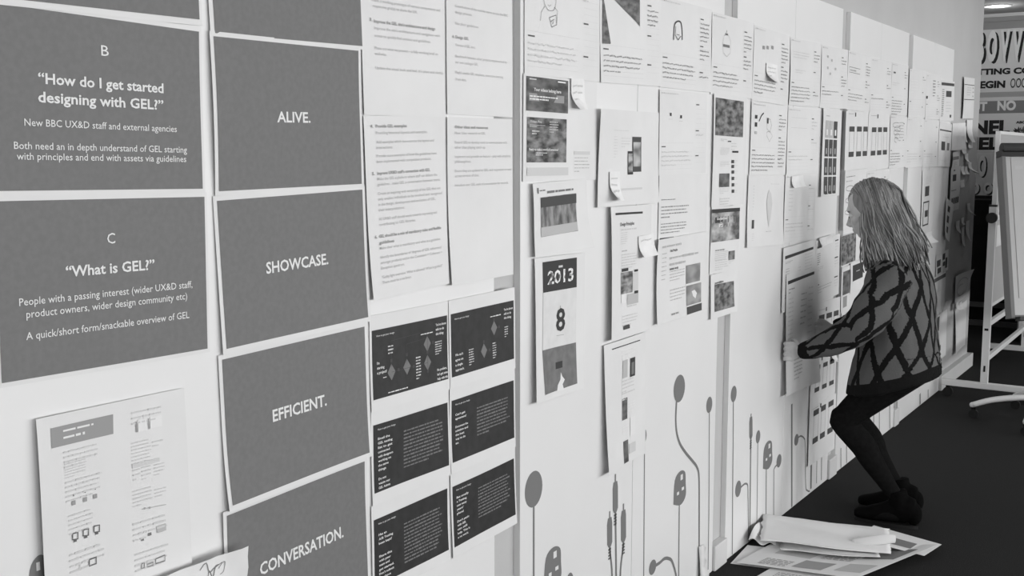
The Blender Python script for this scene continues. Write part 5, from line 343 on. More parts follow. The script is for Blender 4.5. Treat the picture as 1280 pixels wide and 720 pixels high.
 ('phone_sketch_print', "white print of three phone outlines just below the woman's left forearm", 'paper', 'white prints of three phone outlines', 4.9536, .409, .3871, .2436, -.0274, .005, {}, 'paper', [('r', .0658, .1831, .1355, .2046, 't80', 'phone_picture'), ('r', .0658, .078, .1355, .0995, 't80', 'phone_picture'), ('p', [(.0697, .1831), (.0697, .0995)], .003, 't150'), ('p', [(.1316, .1831), (.1316, .0995)], .003, 't150'), ('l', .0832, .1096, .1181, .1666, 6, 190, .4, 0), ('r', .1781, .1831, .2477, .2046, 't80', 'phone_picture'), ('r', .1781, .078, .2477, .0995, 't80', 'phone_picture'), ('p', [(.1819, .1831), (.1819, .0995)], .003, 't150'), ('p', [(.2439, .1831), (.2439, .0995)], .003, 't150'), ('l', .1955, .1096, .2303, .1666, 6, 190, .4, 0), ('r', .2865, .1831, .3561, .2046, 't80', 'phone_picture'), ('r', .2865, .078, .3561, .0995, 't80', 'phone_picture'), ('p', [(.2903, .1831), (.2903, .0995)], .003, 't150'), ('p', [(.3523, .1831), (.3523, .0995)], .003, 't150'), ('l', .3039, .1096, .3387, .1666, 6, 190, .4, 0), ('l', .0387, .229, .1355, .2363, 1, 120, .5, 0), ('r', .1471, .2217, .1626, .2387, 't80', None)]),
 ('phone_sketch_print', "lowest white print of three phone outlines, beside the woman's knee", 'paper', 'white prints of three phone outlines', 4.9502, .1464, .4077, .2783, -.0083, .007, {'b': .006}, 'paper', [('r', .0571, .2286, .1386, .256, 't80', 'phone_picture'), ('r', .0571, .0946, .1386, .1221, 't80', 'phone_picture'), ('p', [(.0612, .2286), (.0612, .1221)], .003, 't150'), ('p', [(.1345, .2286), (.1345, .1221)], .003, 't150'), ('l', .0775, .135, .1182, .2076, 6, 190, .4, 0), ('r', .1712, .2286, .2446, .256, 't80', 'phone_picture'), ('r', .1712, .0946, .2446, .1221, 't80', 'phone_picture'), ('p', [(.1753, .2286), (.1753, .1221)], .003, 't150'), ('p', [(.2405, .2286), (.2405, .1221)], .003, 't150'), ('l', .1896, .135, .2263, .2076, 6, 190, .4, 0), ('r', .2854, .2286, .3669, .256, 't80', 'phone_picture'), ('r', .2854, .0946, .3669, .1221, 't80', 'phone_picture'), ('p', [(.2895, .2286), (.2895, .1221)], .003, 't150'), ('p', [(.3629, .2286), (.3629, .1221)], .003, 't150'), ('l', .3058, .135, .3465, .2076, 6, 190, .4, 0), ('l', .0408, .2616, .1427, .27, 1, 120, .5, 0), ('r', .1549, .2533, .1712, .2727, 't80', None)]),
 ('photo_print', "dark crowd photo print beside the woman's chin", 'paper', None, 5.3635, 1.0488, .2449, .1493, .03, .006, {'b': .004}, 'paper', [('r', .0024, .0045, .2425, .1478, 'photo_c', 'picture')]),
 ('photo_print', 'white strip print with two small pictures below the crowd photo', 'paper', None, 5.3949, .8158, .1564, .2252, .03, .005, {}, 'paper', [('r', .0235, .0856, .1329, .2027, 'photo_b', 'picture'), ('r', .0313, .0225, .0938, .0766, 't150', 'picture')]),
 ('photo_print', "white print with a near-black rectangle in front of the woman's shoulder", 'paper', None, 5.5275, .8971, .2795, .1559, .03, .008, {'l': .004}, 'paper', [('r', .0335, .0592, .2236, .1403, 't66', 'picture'), ('l', .0978, .0998, .1677, .1091, 1, 200, .4, 0)]),
 ('photo_print', 'white print with a grey banner under the strip of small pictures', 'paper', None, 5.4092, .7024, .1464, .1108, -.018, .005, {}, 'paper', [('r', .0146, .0665, .1318, .0997, 't66', 'picture')]),
 ('web_page_print', "tall print with a black framed box, right of the woman's hair", 'paper', 'prints on the far end of the wall', 6.9927, 1.092, .3215, .4025, .03, .004, {'l': .006}, 'paper', [('r', .0804, .2415, .1865, .3019, 't80', 'picture'), ('l', .0964, .314, .2572, .3623, 5, 150, .3, 0), ('r', .0482, .2013, .1993, .2093, 't66', None), ('r', .0482, .0604, .1993, .0684, 't66', None), ('r', .0418, .0604, .0547, .2093, 't100', None), ('r', .1865, .0604, .1993, .2093, 't100', None), ('r', .0964, .1127, .1768, .153, 't80', 'picture')]),
 ('loose_sheet', 'white print hanging askew like a diamond on the last board', 'paper', 'prints on the far end of the wall', 7.5913, 1.0606, .2139, .2571, -.2443, .012, {'bl': .03, 'tr': .015}, 'paper', [('r', .0642, .18, .1283, .2185, 't80', 'picture'), ('r', .0642, .108, .1283, .1543, 't80', 'picture'), ('r', .0749, .0411, .1283, .0823, 't80', 'picture')]),
 ('web_page_print', 'narrow print with four small dark cells under the curling blank sheet', 'paper', 'prints on the far end of the wall', 7.7929, 1.2079, .3016, .2964, .03, .005, {}, 'paper', [('r', .0603, .2016, .1659, .246, 't80', 'picture'), ('r', .0754, .2697, .1206, .2786, 't100', None), ('r', .0302, .1378, .181, .1423, 't120', None), ('r', .0452, .0474, .0875, .0889, 't80', 'picture'), ('r', .1056, .0474, .1478, .0889, 't80', 'picture'), ('r', .1659, .0474, .2081, .0889, 't80', 'picture'), ('r', .2262, .0474, .2684, .0889, 't80', 'picture')]),
 ('web_page_print', 'small grey-headed print just under the curling blank sheet', 'paper', 'prints on the far end of the wall', 7.7869, 1.5025, .2302, .1018, .03, .008, {'l': .01}, 'paper', [('r', .0, .0509, .2072, .0713, 't150', 'header_bar'), ('l', .046, .0051, .1611, .0407, 4, 120, .4, 0)]),
 ('web_page_print', "white print with a cluster of dark tiles behind the woman's back", 'paper', 'prints on the far end of the wall', 7.4717, .8061, .3636, .1408, .03, .004, {}, 'paper', [('r', .0182, .0563, .1273, .0986, 't80', 'picture'), ('r', .0436, .0099, .1527, .0451, 't80', 'picture'), ('r', .1818, .0845, .2545, .1267, 't80', 'picture'), ('r', .2, .0422, .2654, .0704, 't80', 'picture'), ('r', .2727, .0211, .3272, .0915, 't80', 'picture')]),
 ('web_page_print', "white print with a dark header strip behind the woman's back", 'paper', 'prints on the far end of the wall', 7.3407, .5506, .4023, .2537, .03, .012, {'l': .02}, 'paper', [('r', .008, .2182, .3943, .2436, 't100', 'header_bar'), ('l', .0805, .1268, .2816, .1522, 2, 170, .3, 0)]),
 ('web_page_print', "white print with three narrow dark bars behind the woman's hem", 'paper', 'prints on the far end of the wall', 7.4536, .2131, .4218, .3192, .03, .006, {'b': .01}, 'paper', [('r', .0844, .2107, .1898, .3064, 't80', 'picture'), ('r', .0633, .0894, .1265, .1213, 't100', 'picture'), ('r', .1772, .0638, .2531, .1021, 't80', 'picture')]),
 ('loose_sheet', 'scribbled white sheet curling off the corner edge of the wall', 'paper', 'prints on the far end of the wall', 8.159, .5406, .4599, .2006, .03, -.004, {'tr': .06}, 'paper', [('p', [(.4139, .1003), (.3986, .0762), (.3551, .0562), (.2907, .0435), (.2162, .0403), (.144, .0471), (.0861, .0628), (.0523, .0847), (.048, .1093), (.0742, .1323), (.1263, .15), (.1957, .1594), (.2709, .159), (.3392, .1487), (.3893, .1304)], .006, 't180'), ('p', [(.3034, .0602), (.274, .0498), (.2344, .0429), (.1891, .0401), (.1433, .0419), (.102, .048), (.07, .0576), (.0507, .0699), (.0464, .0832), (.0575, .0963), (.0828, .1075), (.1195, .1157), (.1634, .1199), (.2096, .1197), (.2529, .115)], .005, 't180')]),
 ('loose_sheet', 'tall blank white sheet hanging lowest by the wall corner', 'paper', 'prints on the far end of the wall', 8.2428, .1658, .4379, .34, .03, -.018, {'l': .025, 'bl': .03}, 'paper', []),
 ('sticky_note', 'sticky note beside the upper dark web screenshot', 'sticky note', None, 2.7265, 1.7207, .074, .085, .03, .009, {'b': .03}, 'sticky', [('l', .0089, .0187, .0629, .0748, 3, 150, .3, 1)]),
 ('sticky_note', 'sticky note curling off the tablet and phone print', 'sticky note', None, 2.9484, 1.4545, .068, .088, .0149, .014, {'b': .035, 'bl': .01}, 'sticky', [('l', .0082, .0, .0578, .0774, 4, 150, .3, 1)]),
 ('sticky_note', 'sticky note between the Design Principles print and the two grey pictures print', 'sticky note', None, 3.1461, 1.2668, .1114, .0701, .03, .016, {'b': .02, 'bl': .01}, 'sticky', [('l', .0134, .0463, .0947, .0617, 1, 150, .3, 1)]),
 ('sticky_note', 'sticky note lifted off the fifth storyboard of the top row', 'sticky note', None, 4.2626, 1.8799, .1304, .0725, -.0006, .008, {'b': .045, 'bl': .02}, 'sticky', [('l', .0156, .0159, .1108, .0638, 3, 150, .3, 1)]),
 ('sticky_note', 'sticky note covering the top edge of the storyboard left of the phone grid strip', 'sticky note', None, 4.5873, 1.4515, .1517, .05, .0231, .014, {'b': .03}, 'sticky', []),
 ('sticky_note', "pale flag note crumpled over the storyboard by the woman's chin", 'sticky note', None, 4.9977, 1.1733, .2061, .0394, .03, .012, {'bl': .03, 'tr': .01}, 'sticky', []),
 ('sticky_note', "small white note poking out below the woman's left sleeve", 'sticky note', None, 5.2487, .5995, .0726, .0552, -.0029, .01, {'b': .03}, 'sticky', []),
 ('sticky_note', 'curling note at the foot of the print with the black framed box', 'sticky note', None, 7.0756, 1.0404, .2071, .0665, .03, .01, {'b': .05, 'br': .03}, 'sticky', []),
 ('sticky_note', 'upper left note of the corner cluster, curling up', 'sticky note', 'sticky notes clustered at the wall corner', 8.1581, 1.6725, .1494, .1101, .03, -.012, {'b': .05, 'bl': .016666666666666666}, 'sticky', []),
 ('sticky_note', 'long curling note of the corner cluster directly below the ruled sheet', 'sticky note', 'sticky notes clustered at the wall corner', 8.3166, 1.6733, .1977, .157, .03, -.012, {'b': .06, 'bl': .02}, 'sticky', []),
 ('sticky_note', 'small note of the corner cluster on the corner edge under the long curl', 'sticky note', 'sticky notes clustered at the wall corner', 8.3948, 1.6345, .1575, .0397, .03, -.012, {'b': .01, 'bl': .0033333333333333335}, 'sticky', []),
 ('sticky_note', 'note of the corner cluster right of the print with two dark pictures', 'sticky note', 'sticky notes clustered at the wall corner', 8.1822, 1.5948, .1504, .0555, .03, -.012, {'b': .02, 'bl': .006666666666666667}, 'sticky', []),
 ('sticky_note', 'note of the corner cluster hanging under the small edge note', 'sticky note', 'sticky notes clustered at the wall corner', 8.3055, 1.5333, .112, .062, .03, -.012, {'b': .03, 'bl': .01}, 'sticky', []),
 ('sticky_note', 'slanting note of the corner cluster nearest the corner edge at mid height', 'sticky note', 'sticky notes clustered at the wall corner', 8.4346, 1.458, .1153, .0746, .03, -.012, {'b': .07, 'bl': .023333333333333334}, 'sticky', []),
 ('sticky_note', 'left note of the pair above the four dark cells', 'sticky note', 'sticky notes clustered at the wall corner', 8.1895, 1.4505, .1093, .0559, .03, -.012, {'b': .02, 'bl': .006666666666666667}, 'sticky', []),
 ('sticky_note', 'right note of the pair above the four dark cells', 'sticky note', 'sticky notes clustered at the wall corner', 8.3127, 1.4488, .0982, .0567, .03, -.012, {'b': .02, 'bl': .006666666666666667}, 'sticky', []),
 ('sticky_note', 'outlined note of the corner cluster beside the four dark cells', 'sticky note', 'sticky notes clustered at the wall corner', 8.1841, 1.3604, .1371, .0506, .03, -.012, {'b': .01, 'bl': .0033333333333333335}, 'sticky', []),
 ('sticky_note', 'note on the corner edge level with the four dark cells', 'sticky note', 'sticky notes clustered at the wall corner', 8.465, 1.1575, .1018, .0819, .03, -.012, {'b': .05, 'bl': .016666666666666666}, 'sticky', []),
 ('sticky_note', 'slanting note below the four dark cells', 'sticky note', 'sticky notes clustered at the wall corner', 8.1076, 1.0443, .1218, .0851, .03, -.012, {'b': .05, 'bl': .016666666666666666}, 'sticky', []),
 ('sticky_note', 'note right of the slanting one below the four dark cells', 'sticky note', 'sticky notes clustered at the wall corner', 8.2744, 1.0926, .0979, .0518, .03, -.012, {'b': .02, 'bl': .006666666666666667}, 'sticky', []),
 ('sticky_note', 'lower note in the right file below the four dark cells', 'sticky note', 'sticky notes clustered at the wall corner', 8.3164, .9349, .0989, .1397, .03, -.012, {'b': .02, 'bl': .006666666666666667}, 'sticky', []),
 ('sticky_note', 'note on the corner edge below the four dark cells', 'sticky note', 'sticky notes clustered at the wall corner', 8.4613, .9706, .1167, .1416, .03, -.012, {'b': .03, 'bl': .01}, 'sticky', []),
 ('sticky_note', 'left note of the pair under the scribbled curling sheet', 'sticky note', 'sticky notes clustered at the wall corner', 8.1075, .5065, .0827, .0525, .03, .016, {'b': .03, 'bl': .01}, 'sticky', []),
 ('sticky_note', 'right note of the pair under the scribbled curling sheet', 'sticky note', 'sticky notes clustered at the wall corner', 8.2174, .4991, .0847, .0472, .03, .016, {'b': .03, 'bl': .01}, 'sticky', []),
]
DECALS = [
 (2, 'disc', (2.5452, .6656), .0466, .0519, [(2.5454, .6226), (2.5463, .4077), (2.5471, .2226)], .009),
 (2, 'disc', (2.7502, .3175), .024, .0375, None, 2.6),
 (2, 'disc', (3.226, .6666), .0298, .0301, [(3.242, .6331), (3.2507, .1791), (3.2513, .0659)], .006),
 (2, 'disc', (3.5117, .778), .0474, .049, [(3.4901, .7379), (3.4864, .67), (3.4986, .6186), (3.5274, .5746), (3.5773, .531), (3.6355, .4886), (3.6803, .4528), (3.7015, .4082), (3.7097, .2746), (3.7192, .0862), (3.7234, -.0401)], .012),
 (2, 'disc', (3.7836, .6669), .0282, .0308, [(3.7853, .6361), (3.8025, .2487), (3.8072, .0202)], .007),
 (2, 'disc', (3.3187, .188), .0284, .026, [(3.3401, .1868), (3.3783, .186), (3.4105, .1888), (3.4436, .1798), (3.4778, .1571), (3.5143, .0918), (3.5238, .0286)], .012),
 (3, 'disc', (4.0245, .6635), .0302, .0323, [(4.0231, .6334), (4.0428, .1816), (4.0507, -.0092)], .008),
 (3, 'disc', (4.0977, .2624), .0313, .0336, [(4.1185, .2603), (4.153, .2647), (4.1794, .2629), (4.2026, .2486), (4.2094, .2029), (4.2291, -.0003)], .008),
 (3, 'disc', (4.3073, .4302), .0253, .0276, [(4.3063, .4066), (4.3216, .0274)], .007),
 (3, 'disc', (4.5733, .2646), .0311, .0293, [(4.548, .2528), (4.5148, .243), (4.5134, .2113), (4.5267, .025)], .008),
 (3, 'disc', (4.7995, .3088), .0291, .0266, [(4.8221, .3139), (4.8611, .3129), (4.9084, .2912), (4.9254, .2571), (4.9542, .0587), (4.9809, .0248), (5.0174, .0113)], .008),
 (3, 'line', [(4.72, .4896), (4.7646, .0027)], .018),
 (3, 'line', [(5.027, .149), (5.0344, .0186)], .022),
 (3, 'line', [(5.1105, .1526), (5.1179, .0246)], .008),
 (3, 'line', [(5.1834, .1593), (5.1922, .0216)], .01),
 (4, 'line', [(5.5019, .1107), (5.515, .0029)], .012),
 (4, 'line', [(5.5911, .1748), (5.614, -.0084)], .012),
 (4, 'line', [(6.1042, .1778), (6.1301, -.0003)], .014),
 (4, 'line', [(6.2211, .1684), (6.2468, -.0031)], .012),
 (4, 'line', [(6.4473, .1569), (6.473, -.0051)], .014),
 (4, 'line', [(6.6137, .1394), (6.6369, -.0011)], .02),
 (5, 'line', [(7.2032, .0789), (7.2185, -.002)], .03),
 (5, 'line', [(7.4262, .0645), (7.4393, -.002)], .02),
 (2, 'jack', [(3.0353, .5871), (3.0359, .5624), (3.0381, .4725), (3.0397, .4404), (3.0492, .2405), (3.0544, .0277)], .0175),
 (2, 'jack', [(3.0002, .4752), (3.0006, .4541), (3.0026, .3696), (3.0057, .337), (3.0216, .2497), (3.0265, .0384)], .0173),
 (2, 'jack', [(3.0945, .4743), (3.095, .4525), (3.0976, .3568), (3.0949, .3254), (3.0773, .2312), (3.0827, .0168)], .0181),
 (3, 'jack', [(4.2198, .5461), (4.219, .5329), (4.2239, .4518), (4.2248, .4147), (4.2372, .1274), (4.2424, .0025)], .018),
 (2, 'plug', [(2.6008, .3585), (2.6117, .4427), (2.6528, .4641), (2.6921, .4495), (2.6975, .4068), (2.698, .3604), (2.6587, .3388)], None),
 (2, 'plug', [(3.4792, .3652), (3.488, .4509), (3.532, .4742), (3.5752, .4611), (3.5825, .4182), (3.5847, .3714), (3.5428, .3478)], [(3.5304, .3512), (3.5333, .2051), (3.5378, .0238)]),
 (3, 'plug', [(4.375, .2771), (4.3816, .3616), (4.4271, .3849), (4.4728, .3723), (4.4819, .3302), (4.4856, .2843), (4.4425, .2606)], [(4.4166, .2705), (4.4295, .0454)]),
 (1, 'plug', [(1.0019, .8704), (1.0094, .9307), (1.0246, .9503), (1.0375, .9444), (1.0375, .9153), (1.0357, .8832), (1.0213, .8635)], None),
]
POSTER = [('B', -0.534, 2.439, -0.456, 2.737, 'poster_dark', 0.001, 2), ('O', -0.431, 2.439, -0.344, 2.735, 'poster_dark', 0.001, 2), ('V', -0.315, 2.441, -0.236, 2.732, 'poster_dark', 0.001, 2), ('V', -0.211, 2.444, -0.126, 2.729, 'poster_dark', 0.001, 2), ('Y', -0.098, 2.446, -0.018, 2.726, 'poster_dark', 0.001, 2), ('O', -0.467, 1.365, -0.394, 1.572, 'poster_dark', 0.001, 2), ('D', -0.524, 1.199, -0.446, 1.312, 'poster_dark', 0.001, 2), ('O', -0.408, 1.202, -0.328, 1.314, 'poster_dark', 0.001, 2), ('B', -0.557, 2.457, -0.479, 2.755, 'poster_light', 0.0025, 2), ('O', -0.453, 2.456, -0.366, 2.752, 'poster_light', 0.0025, 2), ('V', -0.337, 2.458, -0.258, 2.749, 'poster_light', 0.0025, 2), ('V', -0.233, 2.461, -0.148, 2.746, 'poster_light', 0.0025, 2), ('Y', -0.119, 2.463, -0.039, 2.744, 'poster_light', 0.0025, 2), ('O', -0.48, 1.375, -0.407, 1.582, 'poster_light', 0.0025, 2), ('D', -0.537, 1.209, -0.459, 1.322, 'poster_light', 0.0025, 2), ('O', -0.422, 1.212, -0.341, 1.324, 'poster_light', 0.0025, 2), ('SITTING COUNT', -0.598, 2.338, 0.147, 2.397, 'poster_dark', 0.001, 2), ('BEGIN', -0.556, 2.212, -0.276, 2.282, 'poster_dark', 0.001, 2), ('OOOHH', -0.231, 2.21, -0.009, 2.298, 'poster_dark', 0.001, 0), ('#', -1.048, 2.175, 0.807, 2.128, 'poster_line', 0.001, 'rule'), ('#', -1.04, 1.976, 0.809, 2.092, 'poster_band', 0.001, 'band'), ('OUT', -0.64, 1.999, -0.425, 2.088, 'poster_light', 0.002, 2), ('NO', -0.336, 2.0, -0.173, 2.093, 'poster_light', 0.002, 2), ('MORE', -0.075, 2.006, 0.231, 2.086, 'poster_light', 0.002, 2), ('NEL', -0.543, 1.78, -0.216, 1.912, 'poster_dark', 0.001, 2), ('HEL', -0.615, 1.632, -0.299, 1.752, 'poster_dark', 0.001, 2), ('ABOUT', -0.165, 1.877, -0.029, 1.901, 'poster_dark', 0.001, 2), ('#', -1.024, 1.611, 0.838, 1.615, 'poster_line', 0.001, 'rule'), ('#', -1.004, 1.145, 0.862, 1.198, 'poster_dark', 0.001, 'rule')]
# ------------------------------------------------------------------ cable mural (flat vinyl on the boards)
def ribbon(m, P, w, x, mat, x_off=0):
    P = [Vector((0, p[0], p[1])) for p in P]
    if len(P) > 3: P = [Vector((0,)+q) for q in spline([(p.y, p.z) for p in P], 5)]
    vs = []
    for i, p in enumerate(P):
        t = (P[min(i+1, len(P)-1)]-P[max(i-1, 0)]).normalized(); n = Vector((0, -t.z, t.y))*w/2
        vs += [(x, p.y+n.y, p.z+n.z), (x, p.y-n.y, p.z-n.z)]
    m.add(vs, [(2*i, 2*i+1, 2*i+3, 2*i+2) for i in range(len(P)-1)], mat)
for k, d in enumerate(DECALS):
    par = PANEL[d[0]]; o = par.location; x = .0004+.0001*(k % 4)
    if d[1] == 'plug' and d[0] == 1: pass
    rel = lambda p: (p[0]-o.y, max(p[1], .004))
    X = .011+x; m = MB()
    if d[1] == 'disc':
        c = rel(d[2]); n = 28
        m.add([(X, c[0]+d[3]*math.cos(2*math.pi*i/n), max(.004, c[1]+d[4]*math.sin(2*math.pi*i/n))) for i in range(n)], [tuple(range(n))], 'decal_grey')
        if d[5]: ribbon(m, [rel(p) for p in d[5]], d[6], X+.0001, 'decal_grey')
        m.build('lollipop_decal', par)
    elif d[1] == 'line':
        ribbon(m, [rel(p) for p in d[2]], d[3], X, 'decal_grey'); m.build('cable_decal', par)
    elif d[1] == 'jack':
        p = [rel(q) for q in d[2]]; hw = d[3]
        ribbon(m, p[0:2], hw*.5, X, 'decal_grey')
        b = [(p[1][0]-hw*.7, p[1][1]), (p[1][0]-hw, p[1][1]-.02), (p[2][0]-hw, p[2][1]), (p[2][0]-hw*.5, p[2][1]-.012), (p[2][0]+hw*.5, p[2][1]-.012), (p[2][0]+hw, p[2][1]), (p[1][0]+hw, p[1][1]-.02), (p[1][0]+hw*.7, p[1][1])]
        m.add([(X+.0001, a, z) for a, z in b], [tuple(range(len(b)))], 'decal_grey')
        for j in range(4):
            z = p[2][1]-.02-j*.010; m.box((X, p[2][0]-hw*.55, z-.003), (X+.0002, p[2][0]+hw*.55, z+.003), 'decal_grey')
        ribbon(m, [p[2], p[3], p[4], p[5]] if len(p) > 5 else p[2:], hw*.62, X+.0002, 'decal_grey'); m.build('jack_decal', par)
    else:
        P = [rel(q) for q in d[2]]
        Q = [q for q in spline(P+[P[0]], 4)][:-1]
        m.add([(X, a, z) for a, z in Q], [tuple(range(len(Q)))], 'decal_grey')
        y0 = min(p[0] for p in P); y1 = max(p[0] for p in P); z0 = min(p[1] for p in P); z1 = max(p[1] for p in P); W_ = y1-y0; H_ = z1-z0
        for (u, v, a, b) in ((.55, .72, .18, .16), (.28, .34, .16, .09), (.66, .40, .18, .09)):
            if z1-z0 > .02: m.box((X, y0+u*W_, z0+v*H_), (X+.0003, y0+(u+a)*W_, z0+(v+b)*H_), 'board_white')
        if d[3]: ribbon(m, [rel(p) for p in d[3]], .009, X+.0001, 'decal_grey')
        m.build('plug_decal', par)

# ------------------------------------------------------------------ the sheets on the wall
def tone(t):
    if isinstance(t, str): return t
    t = min(t+32, 205) if t < 205 else t      # fine print is washed out next to solid blocks
    return 't%d' % min((66, 80, 100, 120, 150, 180, 200, 222), key=lambda q: abs(q-t))
def make_sheet(name, label, cat, group, y, z, w, h, rot, off, lift, paper, ops, seed):
    rng = random.Random(seed); ph = rng.random()*6; amp = rng.uniform(.0006, .0014)
    L = {k: v*(.45 if w > .12 and k == 'l' else .6 if w > .12 and k != 'wr' else 1) for k, v in lift.items()}
    def sx(u, v):
        x = amp*(1+math.sin(ph+u*5)*math.cos(ph*1.7+v*4))
        if 'l' in L: x += L['l']*max(0, 1-u/.45)**2*(.25+.75*math.sin(math.pi*min(1, max(0, v)))**.8)
        if 'r' in L: x += L['r']*max(0, (u-.55)/.45)**2*(.25+.75*math.sin(math.pi*min(1, max(0, v)))**.8)
        if 't' in L: x += L['t']*max(0, (v-.6)/.4)**2
        if 'b' in L: x += L['b']*max(0, 1-v/.6)**2*(.7+.3*math.sin(ph+u*4))
        for c, (a, b) in (('bl', (u, v)), ('br', (1-u, v)), ('tl', (u, 1-v)), ('tr', (1-u, 1-v))):
            if c in L: x += L[c]*max(0, 1-(a+b)/.85)**2
        if 'wr' in L: x += L['wr']*(noise.noise(Vector((u*4, v*4, seed)))+.5*noise.noise(Vector((u*9, v*9, seed)))+.6)
        return x
    def P(a, b, d=0): return (sx(a/w, b/h)+d, a, b)
    small = w < .12; n = 6 if small else 14
    m = MB(); vs = [P(w*i/n, h*j/n) for j in range(n+1) for i in range(n+1)]
    vs += [(p[0]-.0003, p[1], p[2]) for p in vs]; N = (n+1)**2
    fs = []
    for j in range(n):
        for i in range(n):
            k = j*(n+1)+i; fs.append((k, k+1, k+n+2, k+n+1)); fs.append((N+k, N+k+n+1, N+k+n+2, N+k+1))
    edge = [i for i in range(n+1)]+[(j+1)*(n+1)-1 for j in range(1, n+1)]+[n*(n+1)+i for i in range(n-1, -1, -1)]+[j*(n+1) for j in range(n-1, 0, -1)]
    E_ = len(edge); base = len(vs); vs += [vs[e] for e in edge]+[vs[N+e] for e in edge]
    for i in range(E_): j = (i+1) % E_; fs.append((base+i, base+E_+i, base+E_+j, base+j))
    m.add(vs, fs, paper)
    root = m.build(name, smooth=True)
    for pl_ in root.data.polygons[2*n*n:]: pl_.use_smooth = False      # crisp paper edge
    root.location = (off, y, z); root.rotation_euler = (rot, 0, 0)
    tag(root, label, cat, group)
    ink = MB()
    def patch(mb, q, mat, d, k=None):          # q: TL TR BR BL in sheet metres
        k = k or (10 if (abs(q[1][0]-q[0][0]) > .12) else 4)
        vv = []
        for j in range(k+1):
            for i in range(k+1):
                s, t = i/k, j/k
                a = (1-t)*((1-s)*q[3][0]+s*q[2][0])+t*((1-s)*q[0][0]+s*q[1][0]); b = (1-t)*((1-s)*q[3][1]+s*q[2][1])+t*((1-s)*q[0][1]+s*q[1][1])
                vv.append(P(a, b, d))
        mb.add(vv, [(j*(k+1)+i, j*(k+1)+i+1, (j+1)*(k+1)+i+1, (j+1)*(k+1)+i) for j in range(k) for i in range(k)], mat)
    for o in ops:
        if o[0] in 'rf':
            part = o[6] if o[0] == 'r' else o[3]; mat = tone(o[5] if o[0] == 'r' else o[2])
            tgt = MB() if part else ink
            d = .0009 if part == 'print_area' else (.0012 if part else .0016)
            if o[0] == 'r': patch(tgt, [(o[1], o[4]), (o[3], o[4]), (o[3], o[2]), (o[1], o[2])], mat, d, None if part else 1)
            elif len(o[1]) == 4 and part != 'diamond': patch(tgt, o[1], mat, d)
            else: tgt.add([P(a, b, d+.0003) for a, b in o[1]], [tuple(reversed(range(len(o[1]))))], mat)
            if part: tgt.build(part, root)
        elif o[0] == 't':
            _, s, a, b, ww, hh, tn, bold = o
            gv, gf = glyphs(s, bold); k = hh/CAP
            ink.add([P(a+g[0]*ww, b+g[1]*k, .0019) for g in gv], gf, tone(tn))
        elif o[0] == 'l':
            _, a0, b0, a1, b1, n_, tn, kf, hand = o
            if a1-a0 < .001: continue
            rh = (b1-b0)/max(1, n_)
            for r in range(n_):
                yy = b1-(r+.5)*rh; x = a0; end = a1 if (r < n_-1 or n_ == 1) else a0+(a1-a0)*rng.uniform(.4, .9)
                end -= (a1-a0)*rng.uniform(0, .12); tt = tone(tn+22)
                ch = max(rh*.55, .0012)
                while x < end:
                    wl = ch*rng.uniform(1.2, 4.2); e = min(end, x+wl); hh = rh*kf/2*rng.uniform(.6, .95); jz = rng.uniform(-.12, .12)*rh if hand else 0
                    ink.add([P(x, yy-hh+jz, .0017), P(e, yy-hh-jz, .0017), P(e, yy+hh-jz, .0017), P(x, yy+hh+jz, .0017)], [(0, 1, 2, 3)], tt)
                    x = e+ch*rng.uniform(.35, .6)
        elif o[0] == 'p':
            pts = o[1]; wd = o[2]; vs = []
            if len(pts) > 4 and pts[0] != pts[-1]: pts = spline(pts, 3)
            for i, p in enumerate(pts):
                q0 = pts[max(i-1, 0)]; q1 = pts[min(i+1, len(pts)-1)]; tx, ty = q1[0]-q0[0], q1[1]-q0[1]; ln = math.hypot(tx, ty) or 1
                if i in (0, len(pts)-1) and len(pts) > 3 and pts[0] == pts[-1]: pass
                nx, ny = -ty/ln*wd/2, tx/ln*wd/2
                vs += [P(p[0]+nx, p[1]+ny, .0018), P(p[0]-nx, p[1]-ny, .0018)]
            ink.add(vs, [(2*i, 2*i+1, 2*i+3, 2*i+2) for i in range(len(pts)-1)], tone(o[3]))
    if ink.v:
        lt = ink.build('lettering', root)
        if len(ops) > 2 or any(o[0] in 'lp' for o in ops): lt['kind'] = 'stuff'      # small print, too fine to pick apart
    return root
for i, s in enumerate(SHEETS): make_sheet(*s, seed=i+1)

# the list the woman holds against the wall: hangs free, bowed out between her hands
SH17 = make_sheet('held_sheet', 'long list print the woman presses to the wall with her left hand', 'paper', None, 4.555, .555, .425, .530, -.01, .012,
    {'l': .01, 'bl': .02, 'br': .035, 'b': .02, 'r': .012}, 'paper',
    [('f', [(.02, .50), (.37, .515), (.37, .502), (.02, .485)], 't66', 'header_bar'), ('l', .03, .44, .11, .47, 2, 110, .4, 0), ('l', .03, .20, .10, .43, 12, 150, .35, 0),
     ('l', .20, .28, .28, .44, 6, 130, .3, 0), ('l', .12, .05, .24, .20, 9, 130, .4, 0), ('l', .30, .20, .36, .46, 9, 160, .3, 0)], 77)

